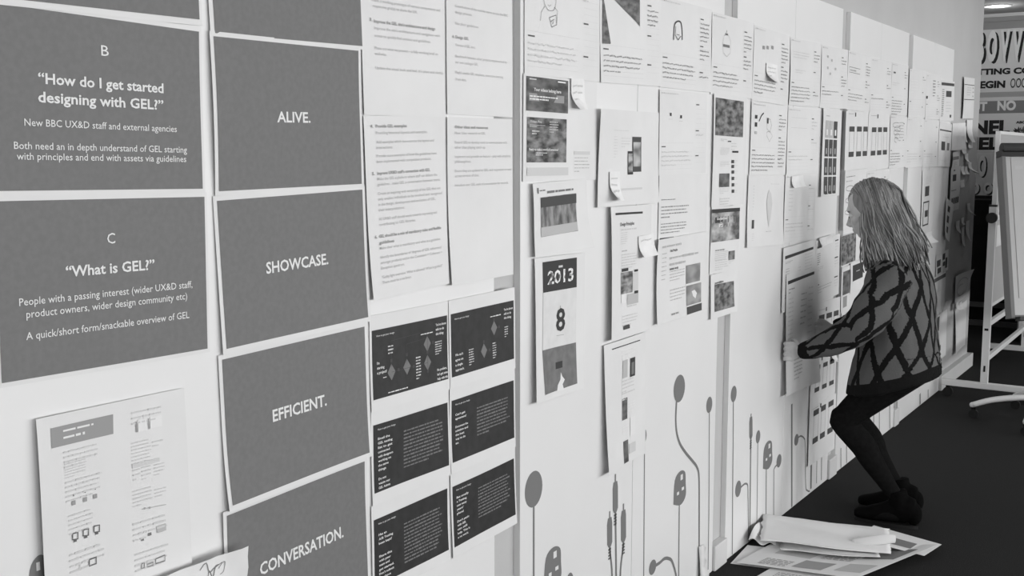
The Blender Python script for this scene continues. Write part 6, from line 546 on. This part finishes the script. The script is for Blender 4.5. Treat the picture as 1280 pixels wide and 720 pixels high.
# ------------------------------------------------------------------ the woman
PX, PY = 0, 0
woman = thing('person', 'fair-haired woman in a black banded jumper, knees bent, pressing a sheet to the wall', 'person', (.42, 4.83, 0))
WO = Vector(woman.location)
TH = math.radians(19); HX, HY, HZ = .285, 4.80, 1.349
def hp(f, s, u): return Vector((HX-(f*math.cos(TH)+u*math.sin(TH)), HY+s, HZ+(-f*math.sin(TH)+u*math.cos(TH))))
RH = Matrix(((-math.cos(TH), 0, -math.sin(TH)), (0, 1, 0), (-math.sin(TH), 0, math.cos(TH))))
def rel(p): return Vector(p)-WO
def limb(mb, P, hint=None, n=5, seg=16):
    """P: list of (x,y,z,ra,rb)"""
    S = spline(P, n); mb.tube([rel(q[:3]) for q in S], [(max(q[3], .003), max(q[4], .003)) for q in S], 'skin', seg, hint)
    for q in (P[0], P[-1]): mb.ball(rel(q[:3]), min(q[3], q[4])*.98, 'skin')
b = MB()
# head
b.ball(rel(hp(-.012, 0, .03)), (.092, .074, .088), 'skin', RH, 22, 16)
b.ball(rel(hp(.028, 0, -.035)), (.056, .052, .068), 'skin', RH, 18, 12)
b.ball(rel(hp(.052, 0, -.083)), (.022, .026, .019), 'skin', RH)
b.ball(rel(hp(.062, 0, .032)), (.024, .045, .022), 'skin', RH)
for s in (-1, 1):
    b.ball(rel(hp(.052, s*.035, -.018)), (.022, .018, .02), 'skin', RH)
    b.ball(rel(hp(-.012, s*.073, -.008)), (.015, .008, .028), 'skin', RH)
b.tube([rel(hp(.078, 0, .012)), rel(hp(.088, 0, -.008)), rel(hp(.1, 0, -.026)), rel(hp(.088, 0, -.036))], [.008, .009, .011, .009], 'skin', 10)
for s in (-1, 1): b.ball(rel(hp(.086, s*.010, -.031)), .009, 'skin')
b.ball(rel(hp(.078, 0, -.054)), (.012, .021, .007), 'skin', RH); b.ball(rel(hp(.075, 0, -.066)), (.012, .019, .008), 'skin', RH)
# neck, trunk
limb(b, [(.305, 4.80, 1.30, .05, .052), (.345, 4.82, 1.235, .05, .052), (.38, 4.84, 1.165, .06, .065)])
limb(b, [(.385, 4.84, 1.15, .10, .07), (.41, 4.84, 1.08, .165, .10), (.425, 4.845, .95, .15, .115), (.44, 4.85, .82, .13, .10), (.455, 4.85, .72, .15, .105), (.455, 4.85, .67, .13, .085)], hint=(0, 1, 0), seg=24)
# near (left) leg and far (right) leg
def leg(hip, knee, calf, ankle, kr=1):
    limb(b, [hip+(.088, .088), tuple((hip[i]*.5+knee[i]*.5)+(0, 0, .01)[i] for i in range(3))+(.076, .076), (knee[0]+.02, knee[1], knee[2]+.03, .060, .060), knee+(.056, .054),
             tuple(knee[i]*.72+ankle[i]*.28+(.02, 0, -.005)[i] for i in range(3))+(.055, .053), calf+(.050, .048), tuple(calf[i]*.4+ankle[i]*.6 for i in range(3))+(.036, .036), ankle+(.032, .032)], seg=18)
leg((.47, 4.76, .69), (.225, 4.74, .435), (.345, 4.755, .285), (.462, 4.775, .115))
leg((.46, 4.94, .67), (.205, 4.955, .415), (.32, 4.955, .25), (.425, 4.96, .10))
for (h, t) in (((.50, 4.785, .06), (.36, 4.765, .035)), ((.46, 4.965, .06), (.32, 4.955, .035))):
    limb(b, [(h[0], h[1], .055, .035, .035), (t[0]+.07, t[1], .05, .036, .03), (t[0], t[1], .035, .034, .022)], hint=(0, 1, 0))
# arms under the sleeves
limb(b, [(.41, 4.68, 1.085, .055, .055), (.375, 4.60, .98, .045, .045), (.345, 4.545, .885, .042, .042), (.21, 4.55, .82, .038, .036), (.085, 4.565, .764, .026, .022)])
limb(b, [(.39, 5.0, 1.075, .055, .055), (.33, 5.05, .97, .045, .045), (.27, 5.07, .875, .042, .042), (.17, 5.04, .83, .036, .034), (.085, 5.01, .795, .026, .022)])
# left hand: back of the hand to the camera, fingers folded over the sheet edge onto the wall
def finger(P, r): S = spline([q+(rr,) for q, rr in zip(P, r)], 4); b.tube([rel(q[:3]) for q in S], [q[3] for q in S], 'skin', 10); b.ball(rel(P[-1]), r[-1], 'skin', None, 10, 7); b.ball(rel(P[0]), r[0], 'skin', None, 10, 7)
S = spline([(.088, 4.565, .762, .026, .018), (.068, 4.562, .760, .034, .017), (.046, 4.556, .758, .041, .016)], 4)
b.tube([rel(q[:3]) for q in S], [(q[3], q[4]) for q in S], 'skin', 16, (0, 0, 1))
for i, (dz, ln) in enumerate(((.034, .9), (.012, 1.0), (-.011, .95), (-.032, .78))):
    z = .756+dz
    finger([(.050, 4.557, z), (.033, 4.543, z+.001), (.021, 4.548, z-.001), (.023, 4.568, z-.002)], [.0105, .0098, .0090, .0078])
finger([(.070, 4.575, .785), (.050, 4.588, .798), (.034, 4.600, .798)], [.012, .0105, .009])
# right hand: curled, knuckles to the wall
S = spline([(.095, 5.006, .793, .024, .018), (.070, 4.99, .792, .034, .017), (.046, 4.975, .790, .040, .016)], 4)
b.tube([rel(q[:3]) for q in S], [(q[3], q[4]) for q in S], 'skin', 16, (0, 0, 1))
for i, (dz, ln) in enumerate(((.034, .9), (.012, 1.0), (-.011, .95), (-.032, .78))):
    z = .790+dz
    finger([(.050, 4.975, z), (.028, 4.958, z+.002), (.018, 4.955, z), (.021, 4.974, z-.004)], [.0105, .0098, .0090, .0078])
finger([(.070, 4.99, .818), (.050, 4.978, .834), (.034, 4.968, .838)], [.012, .0105, .009])
body = fused('body', b, .0042, ['skin', 'tights'], 3, woman, lambda c: 1 if c.z < .74 and (c.z < .70 or c.x > -.2) and not (c.x < -.29) else 0)
for s in (-1, 1):
    e = MB(); e.ball(rel(hp(.066, s*.031, .004)), .0125, 'eye_white', None, 12, 8); e.ball(rel(hp(.0745, s*.0325, .002)), .006, 'eye_dark', None, 10, 6); e.build('eye', woman, smooth=True)
    e = MB(); e.tube([rel(hp(.074, s*.016, .022)), rel(hp(.077, s*.032, .027)), rel(hp(.066, s*.048, .022))], .0025, 'hair_dark', 6); e.build('eyebrow', woman, smooth=True)
# jumper
sw = MB()
TOR = [(.405, 4.845, .600, .235, .190), (.408, 4.845, .64, .238, .188), (.420, 4.845, .76, .235, .165), (.418, 4.845, .88, .225, .152), (.415, 4.845, 1.00, .215, .142), (.405, 4.84, 1.08, .195, .125), (.390, 4.835, 1.135, .14, .098), (.372, 4.83, 1.185, .075, .07), (.362, 4.825, 1.205, .066, .062)]
ARML = [(.420, 4.70, 1.075, .095, .10), (.385, 4.61, .99, .085, .088), (.335, 4.545, .890, .070, .076), (.235, 4.545, .825, .054, .060), (.15, 4.553, .783, .044, .047), (.098, 4.562, .764, .039, .038), (.082, 4.564, .760, .036, .034)]
ARMR = [(.40, 4.99, 1.07, .095, .10), (.35, 5.06, .97, .085, .085), (.28, 5.08, .875, .072, .074), (.19, 5.05, .835, .058, .058), (.115, 5.02, .805, .045, .044), (.09, 5.01, .797, .038, .036)]
def tubes(P, hint, seg): S = spline(P, 6); sw.tube([rel(q[:3]) for q in S], [(q[3], q[4]) for q in S], 'sweater_knit', seg, hint)
tubes(TOR, (0, 1, 0), 32); tubes(ARML, None, 20); tubes(ARMR, None, 20)
sw.ball(rel((.40, 4.68, 1.06)), .095, 'sweater_knit'); sw.ball(rel((.38, 5.0, 1.05)), .095, 'sweater_knit')
jump = fused('jumper', sw, .0075, ['sweater_knit'], 6, woman)
me = jump.data
def nearest(P, p):
    best = None; acc = 0
    for i in range(len(P)-1):
        a = Vector(P[i][:3]); c = Vector(P[i+1][:3]); d = c-a; t = max(0, min(1, (p-a).dot(d)/d.length_squared)); q = a+d*t
        r = (P[i][3]+P[i][4])/2*(1-t)+(P[i+1][3]+P[i+1][4])/2*t
        e = (p-q).length/r
        if best is None or e < best[0]: best = (e, acc+d.length*t, q, d.normalized())
        acc += d.length
    return best+(acc,)
TORS = spline(TOR, 6)
pat = me.attributes.new('pat', 'FLOAT_VECTOR', 'POINT'); vals = []
for v in me.vertices:
    p = v.co+WO
    tilt = p.z                       # the hem rides up at the back
    ft = Vector((p.x-.41, (p.y-4.845)*.8, 0)).length/.17
    cl = nearest(ARML, p); cr = nearest(ARMR, p); c = cl if cl[0] < cr[0] else cr
    et = min(math.hypot((p.x-T[0])/T[4], (p.y-T[1])/T[3]) + (9 if abs(p.z-T[2]) > .05 else 0) for T in TORS)
    torso = et < 8 and (et < 1.12 or et < c[0]*.96) or (p.z < .73 and p.x > .18)
    if torso:
        a = math.atan2(p.x-.41, 4.845-p.y); vals.append((a*.19, tilt, 1.0 if p.z < .650 else 0.0))
    else:
        d = p-c[2]; ax = c[3]; s0 = Vector((0, -1, 0)); s0 = (s0-ax*s0.dot(ax)).normalized(); s1 = ax.cross(s0)
        a = math.atan2(d.dot(s1), d.dot(s0)); vals.append((a*.075, .9-c[1]*1.15, 1.0 if c[4]-c[1] < .055 else 0.0))
    # folds and hem
    n = v.normal; f = .010*noise.noise(Vector((p.x*9, p.y*9, p.z*5)))+.005*noise.noise(p*22)
    v.co += n*f
    if p.z < .75 and torso: v.co.z += .34*(p.x-.40)*max(0, min(1, (.78-p.z)/.14))
for i, q in enumerate(vals): pat.data[i].vector = q
# shoes
for (y, x, lab) in ((4.775, .455, 0), (4.96, .42, 1)):
    s = MB(); S = spline([(x+.075, y+.008, .075, .034, .05), (x+.03, y+.004, .078, .042, .062), (x-.03, y, .058, .042, .046), (x-.10, y-.004, .042, .044, .032), (x-.15, y-.006, .034, .034, .024), (x-.172, y-.006, .030, .018, .016)], 5)
    s.tube([rel(q[:3]) for q in S], [(q[3], q[4]) for q in S], 'shoe_black', 18, (0, 1, 0)); s.ball(rel((x+.075, y+.008, .062)), (.034, .034, .05), 'shoe_black')
    S = spline([(x+.02, y+.002, .08, .045, .045), (x+.008, y, .125, .041, .041), (x, y, .155, .042, .042)], 4); s.tube([rel(q[:3]) for q in S], [(q[3], q[4]) for q in S], 'shoe_black', 18)
    o = fused('shoe', s, .005, ['shoe_black'], 3, woman)
    k = MB(); P = []
    for i in range(28):
        a = 2*math.pi*i/28; ex = math.cos(a); wy = .041+.004*math.cos(a+math.pi)
        P.append((x-.038+.135*ex, y+wy*math.sin(a)*(1 if ex < .5 else .95)))
    vs = [rel((a, c, z)) for z in (.001, .016) for a, c in P]; n = 28
    k.add(vs, [tuple(reversed(range(n))), tuple(range(n, 2*n))]+[(i, (i+1) % n, n+(i+1) % n, n+i) for i in range(n)], 'black_plastic'); k.build('sole', o)
# hair
hb = MB()
hb.ball(rel(hp(-.026, 0, .036)), (.094, .083, .090), 'hair_mid', RH, 22, 16)
S = spline([hp(-.05, 0, .02).to_tuple()+(.078, .066), (.395, 4.81, 1.29, .080, .062), (.415, 4.82, 1.215, .082, .050), (.43, 4.825, 1.16, .07, .03)], 5)
hb.tube([rel(q[:3]) for q in S], [(q[3], q[4]) for q in S], 'hair_mid', 20, (0, 1, 0))
hair = fused('hair', hb, .007, ['hair_mid'], 5, woman)
st = MB(); rg = random.Random(3)
for k in range(900):
    sgn = -1 if k % 5 else 1
    q = (k*.61803) % 1; f0 = .066-.190*q+rg.uniform(-.006, .006)
    e = (f0+.026)/.105; rr = math.sqrt(max(.02, 1-e*e)); gain = 1.0+rg.uniform(0, .07)
    pts = []
    ph0 = rg.uniform(0, 75) if q > .25 else rg.uniform(0, 35)
    for ph in [ph0+(98-ph0)*t/4 for t in range(5)]:
        a = math.radians(ph); f = f0-(.022+.030*max(0, 1-q*2.2))*math.sin(a)**1.5
        pts.append(hp(f, sgn*.088*rr*gain*math.sin(a), .036+.096*rr*gain*math.cos(a)).to_tuple())
    l = pts[-1]; qe = q**.9
    jit = rg.uniform(-.016, .016); wav = rg.uniform(-.012, .012)
    xe = .304+.222*qe+jit; ze = 1.145-.02*math.sin(qe*3)+.03*qe+rg.uniform(-.05, .05); ye = 4.81+sgn*(.112-.035*qe)*rg.uniform(.55, 1.08)
    pts.append((l[0]+(xe-l[0])*.38+wav, l[1]+(ye-l[1])*.4+sgn*.006, l[2]+(ze-l[2])*.42))
    pts.append((l[0]+(xe-l[0])*.75-wav, l[1]+(ye-l[1])*.8+sgn*.004, l[2]+(ze-l[2])*.76))
    pts.append((xe, ye, ze))
    r0 = rg.uniform(.0028, .0050); S = spline(pts, 3); n = len(S)
    st.tube([rel(p) for p in S], [(r0*(1.25 if i < n*.3 else 1)*(1-.6*max(0, (i/n-.8)/.2)), r0*.65) for i in range(n)], rg.choice(['hair_mid', 'hair_mid', 'hair_light', 'hair_dark', 'hair_dark']), 5)
o = st.build('strands', hair, smooth=True); o['kind'] = 'stuff'

# ------------------------------------------------------------------ papers on the floor
def floor_sheet(name, label, corners, zf, mat, n=14, ops=(), group=None, thick=.0012):
    c0 = Vector((sum(c[0] for c in corners)/4, sum(c[1] for c in corners)/4, 0))
    def P(u, v, d=0):
        x = (1-v)*((1-u)*corners[3][0]+u*corners[2][0])+v*((1-u)*corners[0][0]+u*corners[1][0]); y = (1-v)*((1-u)*corners[3][1]+u*corners[2][1])+v*((1-u)*corners[0][1]+u*corners[1][1])
        return (x-c0.x, y-c0.y, zf(u, v)+d)
    m = MB(); vs = [P(i/n, j/n, thick) for j in range(n+1) for i in range(n+1)]+[P(i/n, j/n) for j in range(n+1) for i in range(n+1)]; N = (n+1)**2; fs = []
    for j in range(n):
        for i in range(n): k = j*(n+1)+i; fs += [(k, k+1, k+n+2, k+n+1), (N+k, N+k+n+1, N+k+n+2, N+k+1)]
    edge = [i for i in range(n+1)]+[(j+1)*(n+1)-1 for j in range(1, n+1)]+[n*(n+1)+i for i in range(n-1, -1, -1)]+[j*(n+1) for j in range(n-1, 0, -1)]
    E_ = len(edge); base = len(vs); vs += [vs[e] for e in edge]+[vs[N+e] for e in edge]
    for i in range(E_): j = (i+1) % E_; fs.append((base+i, base+E_+i, base+E_+j, base+j))
    m.add(vs, fs, mat); o = m.build(name, smooth=True); o.location = c0; tag(o, label, 'paper', group)
    for pl_ in o.data.polygons[2*n*n:]: pl_.use_smooth = False
    for (u0, v0, u1, v1, mt, nm) in ops:
        if mt == 'print_news':
            p = MB(); rg_ = random.Random(int(u0*100))
            for r in range(6):
                u = u0
                while u < u1:
                    e = min(u1, u+rg_.uniform(.02, .06)); a, c = v0+(v1-v0)*(r+.2)/6, v0+(v1-v0)*(r+.6)/6
                    p.add([P(u, a, thick+.0011), P(e, a, thick+.0011), P(e, c, thick+.0011), P(u, c, thick+.0011)], [(0, 1, 2, 3)], 't150'); u = e+.012
            p.build('lettering', o)['kind'] = 'stuff'; continue
        p = MB(); k = 5; vv = [P(u0+(u1-u0)*i/k, v0+(v1-v0)*j/k, thick+.0008) for j in range(k+1) for i in range(k+1)]
        p.add(vv, [(j*(k+1)+i, j*(k+1)+i+1, (j+1)*(k+1)+i+1, (j+1)*(k+1)+i) for j in range(k) for i in range(k)], mt); p.build(nm, o)
    return o
G = 'papers heaped on the carpet'
floor_sheet('floor_print', 'plain white sheet lying lowest in the floor heap against the wall', [(.015, 4.18), (.26, 4.24), (.30, 4.02), (.03, 3.96)], lambda u, v: .001+.004*v, 'paper', ops=[(.3, .45, .8, .75, 'print_news', 'picture')], group=G)
floor_sheet('floor_print', 'large printed sheet spread at the front of the floor heap', [(.13, 4.40), (.69, 4.50), (.50, 4.02), (.055, 3.96)],
    lambda u, v: .010+.010*math.sin(u*7+1)*v+.012*max(0, u-.8)*5*v+.012*u, 'paper', 20,
    [(.14, .35, .42, .62, 't180', 'picture'), (.15, .05, .38, .22, 'print_news', 'picture'), (.47, .40, .70, .60, 'print_news', 'picture'), (.42, .08, .66, .30, 't150', 'picture'), (.74, .12, .95, .34, 't180', 'picture'), (.72, .52, .95, .84, 't120', 'picture')], G)
floor_sheet('floor_print', 'white sheet sticking out at the bottom of the floor heap', [(.19, 4.05), (.50, 4.10), (.45, 3.86), (.16, 3.84)], lambda u, v: .0035+.001*u, 'paper', ops=[(.15, .2, .8, .6, 'print_news', 'picture')], group=G)
floor_sheet('floor_print', 'printed sheet curling at the right end of the floor heap', [(.42, 4.56), (.695, 4.54), (.66, 4.40), (.40, 4.36)], lambda u, v: .035+.02*(1-u)+.010*v*u-.012*u, 'paper', ops=[(.12, .2, .75, .6, 't120', 'picture')], group=G)
floor_sheet('floor_print', 'small crumpled sheet wedged between the wall and the folded sheet', [(.012, 4.44), (.10, 4.46), (.12, 4.20), (.03, 4.15)], lambda u, v: .018+.055*(1-u)*(.4+.6*math.sin(v*3))+.010*math.sin(u*9+v*7), 'paper', ops=[(.2, .15, .8, .5, 't180', 'picture')], group=G)
# the loosely folded large white sheets on top: a bent layer over a flatter one
def fold(name, label, A, B, prof, mat, tw=0, n=24):
    """profile (across, up) swept from A to B on the carpet, with ragged ends"""
    A = Vector(A); B = Vector(B); d = (B-A); nrm = Vector((-d.y, d.x, 0)).normalized(); c0 = (A+B)/2; c0.z = 0
    m = MB(); k = len(prof); vs = []
    for i in range(n+1):
        t = i/n; p = A+d*t
        for j, (a, u) in enumerate(prof):
            q = p+nrm*(a*(1-.06*t)+.004*math.sin(t*9+j)); z = u*(1-.15*t)+.003*math.sin(t*6+j*.7)+tw*t*t*max(0, 1-j/k*1.5)
            q = q+d.normalized()*(.010*noise.noise(Vector((j*.5, i*1.0 if i in (0, n) else 3, 5))) if i in (0, n) else 0)
            vs.append((q.x-c0.x, q.y-c0.y, z))
    m.add(vs, [(i*k+j, i*k+j+1, (i+1)*k+j+1, (i+1)*k+j) for i in range(n) for j in range(k-1)], mat)
    o = m.build(name, smooth=True); o.location = c0; s = o.modifiers.new('thickness', 'SOLIDIFY'); s.thickness = .0025; s.offset = 0
    return tag(o, label, 'paper', G)
pr = [q for q in spline([(-.075, .046), (-.03, .052), (.06, .064), (.13, .076), (.165, .074), (.175, .062), (.16, .050), (.10, .042)], 5)]
fold('folded_sheet', 'big folded blank white sheet lying across the top of the floor heap', (.055, 4.225, 0), (.535, 4.375, 0), pr, 'paper_bright')
pr2 = [q for q in spline([(-.105, .034), (-.06, .026), (.0, .022), (.06, .022), (.09, .024)], 4)]
fold('folded_sheet', 'flat white sheet directly under the big folded one, its edge turned up at the right', (.14, 4.225, 0), (.50, 4.34, 0), pr2, 'paper', .012)
# rolled flap at the right end
m = MB(); S = spline([(.40, 4.33, .045), (.46, 4.345, .062), (.52, 4.375, .072), (.545, 4.40, .070)], 5)
c0 = Vector((.47, 4.36, 0)); m.tube([Vector(p)-c0 for p in S], [(.020-.008*abs(i/len(S)-.5), .007) for i in range(len(S))], 'paper', 12, (0, .3, 1)); o = m.build('rolled_flap', smooth=True); o.location = c0
tag(o, 'narrow rolled white paper strip at the right end of the folded sheet', 'paper', G)
# loose crumb of paper fixed low on the second board
m = MB(); vs = []
for i in range(9):
    t = i/8; vs += [(.004+.012*t, 0, -.13*t), (.004+.02*t+.004*math.sin(i), .045+.01*math.sin(i*2), -.13*t-.004)]
m.add(vs, [(2*i, 2*i+1, 2*i+3, 2*i+2) for i in range(8)], 'paper'); o = m.build('torn_strip', smooth=True); o.location = (.002, 3.70, .145)
s = o.modifiers.new('thickness', 'SOLIDIFY'); s.thickness = .001; tag(o, 'torn pencilled strip hanging low on the board left of the floor heap', 'paper')

# ------------------------------------------------------------------ revolving whiteboard on castors
def castor(par, x, y, r=.032):
    m = MB(); m.tube([(x, y-.012, r), (x, y+.012, r)], r, 'black_plastic', 16); w_ = m.build('castor', par, smooth=False)
    m = MB(); m.box((x-.012, y-.018, r), (x+.012, y-.0135, r*2+.012), 'black_plastic'); m.box((x-.012, y+.0135, r), (x+.012, y+.018, r*2+.012), 'black_plastic'); m.box((x-.012, y-.018, r*2+.004), (x+.012, y+.018, r*2+.014), 'black_plastic'); m.build('fork', w_)
rb = thing('revolving_whiteboard', 'grey framed revolving whiteboard on castors seen end-on by the wall corner', 'whiteboard', (.31, 8.4, 0))
Y1, Y2 = -.80, .85
for Y in (Y1, Y2):
    m = MB(); m.box((-.26, Y-.02, .075), (.27, Y+.02, .115), 'grey_frame'); m.build('foot_bar', rb, bevel=.004)
    m = MB(); m.box((-.022, Y-.018, .115), (.022, Y+.018, 1.26), 'grey_frame'); m.box((-.023, Y-.019, 1.26), (.023, Y+.019, 1.272), 'black_plastic'); m.box((-.006, Y-.0195, .19), (.006, Y-.018, .23), 'black_plastic'); m.box((-.012, Y-.0195, .46), (.012, Y-.018, .475), 'black_plastic'); m.build('post', rb, bevel=.003)
    for x in (-.22, .23): castor(rb, x, Y)
for z in (.27, .50):
    m = MB(); m.box((-.014, Y1+.018, z-.016), (.014, Y2-.018, z+.016), 'grey_frame'); m.build('rail', rb, bevel=.003)
m = MB(); m.tube([(0, Y1-.05, 1.19), (0, Y1-.018, 1.19)], .034, 'black_plastic', 18); m.build('pivot_knob', rb)
bd = MB(); bd.box((-.010, Y1+.04, .63), (.010, Y2-.04, 1.72), 'board_face'); bo = bd.build('board', rb)
fr = MB()
for a, c in (((-.014, Y1+.025, .61), (.014, Y1+.045, 1.74)), ((-.014, Y2-.045, .61), (.014, Y2-.025, 1.74)), ((-.014, Y1+.045, .61), (.014, Y2-.045, .63)), ((-.014, Y1+.045, 1.72), (.014, Y2-.045, 1.74))): fr.box(a, c, 'grey_frame')
fr.build('board_frame', rb)
rg = random.Random(9)
for i in range(6):
    for j in range(3):
        if j == 0 and i > 3: continue
        yy = Y1+.10+j*.50; zz = 1.66-i*.175
        s = MB(); s.box((0, 0, -.14), (.0008, .40, 0), 'paper'); o = s.build('pinned_print', None, (.31+.0108, 8.4+yy, zz))
        tag(o, 'white print pinned on the revolving whiteboard, %s from the top in its %s column' % (('topmost', 'second', 'third', 'fourth', 'fifth', 'lowest')[i], ('nearest', 'middle', 'farthest')[j]), 'paper', 'prints on the revolving whiteboard')
        s = MB()
        for k in range(4): a = rg.uniform(.03, .30); z = -rg.uniform(.02, .11); s.box((.0009, a, z), (.0012, a+rg.uniform(.03, .08), z+rg.uniform(.01, .03)), rg.choice(['t80', 't120', 't66']))
        s.build('picture', o)

# ------------------------------------------------------------------ flip chart on a star base
fc = thing('flip_chart', 'flip chart on a pale five-legged castor base at the right edge', 'flip chart', (.72, 7.12, 0))
for i in range(5):
    a = math.radians(193+72*i); ca, sa = math.cos(a), math.sin(a)
    m = MB(); S = spline([(.02*ca, .02*sa, .15), (.14*ca, .14*sa, .145), (.28*ca, .28*sa, .12), (.385*ca, .385*sa, .082)], 4)
    m.tube(S, [(.020-.004*i_/len(S), .023-.006*i_/len(S)) for i_ in range(len(S))], 'grey_frame', 12); m.ball(S[-1], .017, 'grey_frame'); m.build('leg', fc, smooth=True)
    castor(fc, .375*ca, .375*sa, .028)
m = MB(); m.tube([(0, 0, .11), (0, 0, .20)], .045, 'grey_frame', 20); m.build('hub', fc)
m = MB(); m.tube([(0, 0, .18), (0, 0, .80)], .018, 'metal', 16); m.tube([(0, 0, .60), (0, 0, .66)], .03, 'black_plastic', 16); m.build('pole', fc)
ang = math.radians(36); u = Vector((math.cos(ang), math.sin(ang), 0)); nn = Vector((math.sin(ang), -math.cos(ang), 0)); lean = math.radians(13)
up = (Vector((0, 0, 1))*math.cos(lean)-nn*math.sin(lean)); nf = u.cross(up)
if nf.dot(nn) < 0: nf = -nf
O = Vector((0.115, -.02, .665))
MM = Matrix(((u.x, nf.x, up.x, O.x), (u.y, nf.y, up.y, O.y), (u.z, nf.z, up.z, O.z), (0, 0, 0, 1)))
m = MB(); m.box((-.335, -.012, 0), (.335, .012, .95), 'board_face', MM); m.build('board', fc)
m = MB()
for a, c in (((-.36, -.045, -.02), (-.335, .026, .95)), ((.335, -.045, -.02), (.36, .026, .95)), ((-.335, -.03, -.02), (.335, .022, 0))): m.box(a, c, 'frame_dark', MM)
m.build('board_frame', fc, bevel=.003)
m = MB(); m.tube([MM @ Vector((-.35, .012, .985)), MM @ Vector((.36, .012, .985))], .032, 'black_plastic', 16); m.box((-.365, -.03, .935), (.365, .03, .972), 'black_plastic', MM); m.build('clamp_bar', fc, smooth=False)
m = MB(); m.box((-.30, .013, .10), (.31, .0155, .93), 'board_face', MM); m.build('paper_pad', fc)
m = MB(); m.box((-.33, .012, -.035), (.33, .07, -.012), 'black_plastic', MM); m.build('pen_tray', fc)
m = MB()
for k in range(5): m.box((-.28+.08*k, .0158, .86), (-.23+.08*k, .0162, .88), 't180', MM)
m.build('pencil_mark', fc)

# ------------------------------------------------------------------ far end: lettered poster, cabinets, plant, bottles, downlight
YP = YF-.012
po = thing('wall_poster', 'big letterpress style poster of black outlined capitals covering the far wall', 'poster', (-.6, YP, 0))
def pbox(x0, z0, x1, z1, mat, d=0, name='band'):
    m = MB(); m.box((x0+.6, -.002-d, z0), (x1+.6, 0-d, z1), mat); return m.build(name, po)
pbox(-1.6, 1.15, 1.6, 2.76, 'poster_grey', 0, 'poster_sheet')
def ptext(s, x0, z0, x1, z1, mat, d, bold=1):
    gv, gf = glyphs(s, bold, 4); ys = [g[1] for g in gv]; lo, hi = min(ys), max(ys)
    m = MB(); m.add([(x0+.6+g[0]*(x1-x0), -.003-d, z0+(g[1]-lo)/(hi-lo)*(z1-z0)) for g in gv], gf, mat); m.build('lettering', po)
for L_ in POSTER: ptext(*L_) if L_[0] != '#' else pbox(*L_[1:])
bc = thing('black_cabinet', 'low black cabinet with pale base strips below the lettered poster', 'cabinet', (-1.2, 11.15, 0))
m = MB(); m.box((-.8, -.18, .22), (1.35, .2, 1.17), 'black_panel'); m.build('body', bc)
m = MB(); m.box((-.8, -.19, .172), (1.36, .2, .22), 'frame_dark'); m.build('base_strip', bc)
m = MB(); m.box((-.8, -.14, .04), (1.32, .2, .172), 'black_panel'); m.build('recess', bc)
m = MB(); m.box((-.8, -.21, 0), (1.37, .2, .045), 'frame_dark'); m.build('plinth', bc)
m = MB(); m.box((-.79, -.187, .26), (.26, -.18, 1.13), 'black_panel'); m.build('door', bc); m = MB(); m.box((.27, -.187, .26), (1.34, -.18, 1.13), 'black_panel'); m.build('door', bc)
tc_ = thing('tall_cabinet', 'tall white cabinet behind the flip chart with a planter on top', 'cabinet', (.75, 10.3, 0))
m = MB(); m.box((-.62, -.2, .08), (.9, .22, 1.66), 'trim_paint'); m.build('body', tc_)
for a, c in ((-.61, .13), (.14, .89)): m = MB(); m.box((a, -.215, .11), (c, -.2, 1.64), 'trim_paint'); m.build('door', tc_, bevel=.003)
m = MB(); m.box((-.60, -.18, 0), (.88, .2, .08), 'black_panel'); m.build('plinth', tc_)
pl = thing('planter', 'white trough planter of dark leafy foliage above the flip chart clamp', 'planter', (.12, 10.2, 1.66))
m = MB(); m.box((-.11, -.05, 0), (.08, .05, .06), 'trim_paint'); m.build('trough', pl, bevel=.004)
m = MB(); rg = random.Random(5)
for k in range(150):
    a = rg.uniform(0, 6.28); e = rg.uniform(.3, 1.4); c = Vector((rg.uniform(-.10, .07), rg.uniform(-.04, .04), .055+rg.uniform(0, .07))); d = Vector((math.cos(a)*math.cos(e), math.sin(a)*math.cos(e), math.sin(e)))*rg.uniform(.03, .05); s = d.orthogonal().normalized()*.010
    m.add([c, c+d*.5+s, c+d, c+d*.5-s], [(0, 1, 2, 3)], 'leaf')
o = m.build('foliage', pl); o['kind'] = 'stuff'
def bottle(x, y, hgt, r, lab):
    o = MB(); S = spline([(0, 0, .001, r), (0, 0, hgt*.1, r), (0, 0, hgt*.55, r), (0, 0, hgt*.72, r*.45), (0, 0, hgt*.95, r*.4)], 5)
    o.tube([p[:3] for p in S], [p[3] for p in S], 'clear_glass', 20); q = o.build('glass_bottle', None, (x, y, 1.661), smooth=True); tag(q, lab, 'bottle', 'glass bottles behind the flip chart')
    c = MB(); c.tube([(0, 0, hgt*.95), (0, 0, hgt)], r*.45, 'metal', 14); c.build('cap', q)
bottle(.245, 10.16, .13, .032, 'glass bottle on the tall cabinet, left of two'); bottle(.325, 10.17, .17, .030, 'glass bottle on the tall cabinet, right of two')
dn = thing('downlight', 'round recessed downlight glowing in the far ceiling', 'ceiling light', (-.27, 10.75, 2.9))
m = MB(); n = 32; vs = [(r*math.cos(2*math.pi*i/n), r*math.sin(2*math.pi*i/n), z) for r, z in ((.115, -.001), (.115, -.008), (.088, -.008), (.088, -.001)) for i in range(n)]
m.add(vs, [(k*n+i, k*n+(i+1) % n, (k+1)*n+(i+1) % n, (k+1)*n+i) for k in range(3) for i in range(n)], 'trim_paint'); m.build('trim_ring', dn)
m = MB(); m.tube([(0, 0, -.0005), (0, 0, -.006)], .087, 'lamp_glow', 28); m.build('lamp', dn)
l = bpy.data.lights.new('downlight_lamp', 'POINT'); l.energy = 2.5; l.shadow_soft_size = .08; lo = bpy.data.objects.new('downlight_lamp', l); C.objects.link(lo); lo.parent = dn; lo.location = (0, 0, -.12)
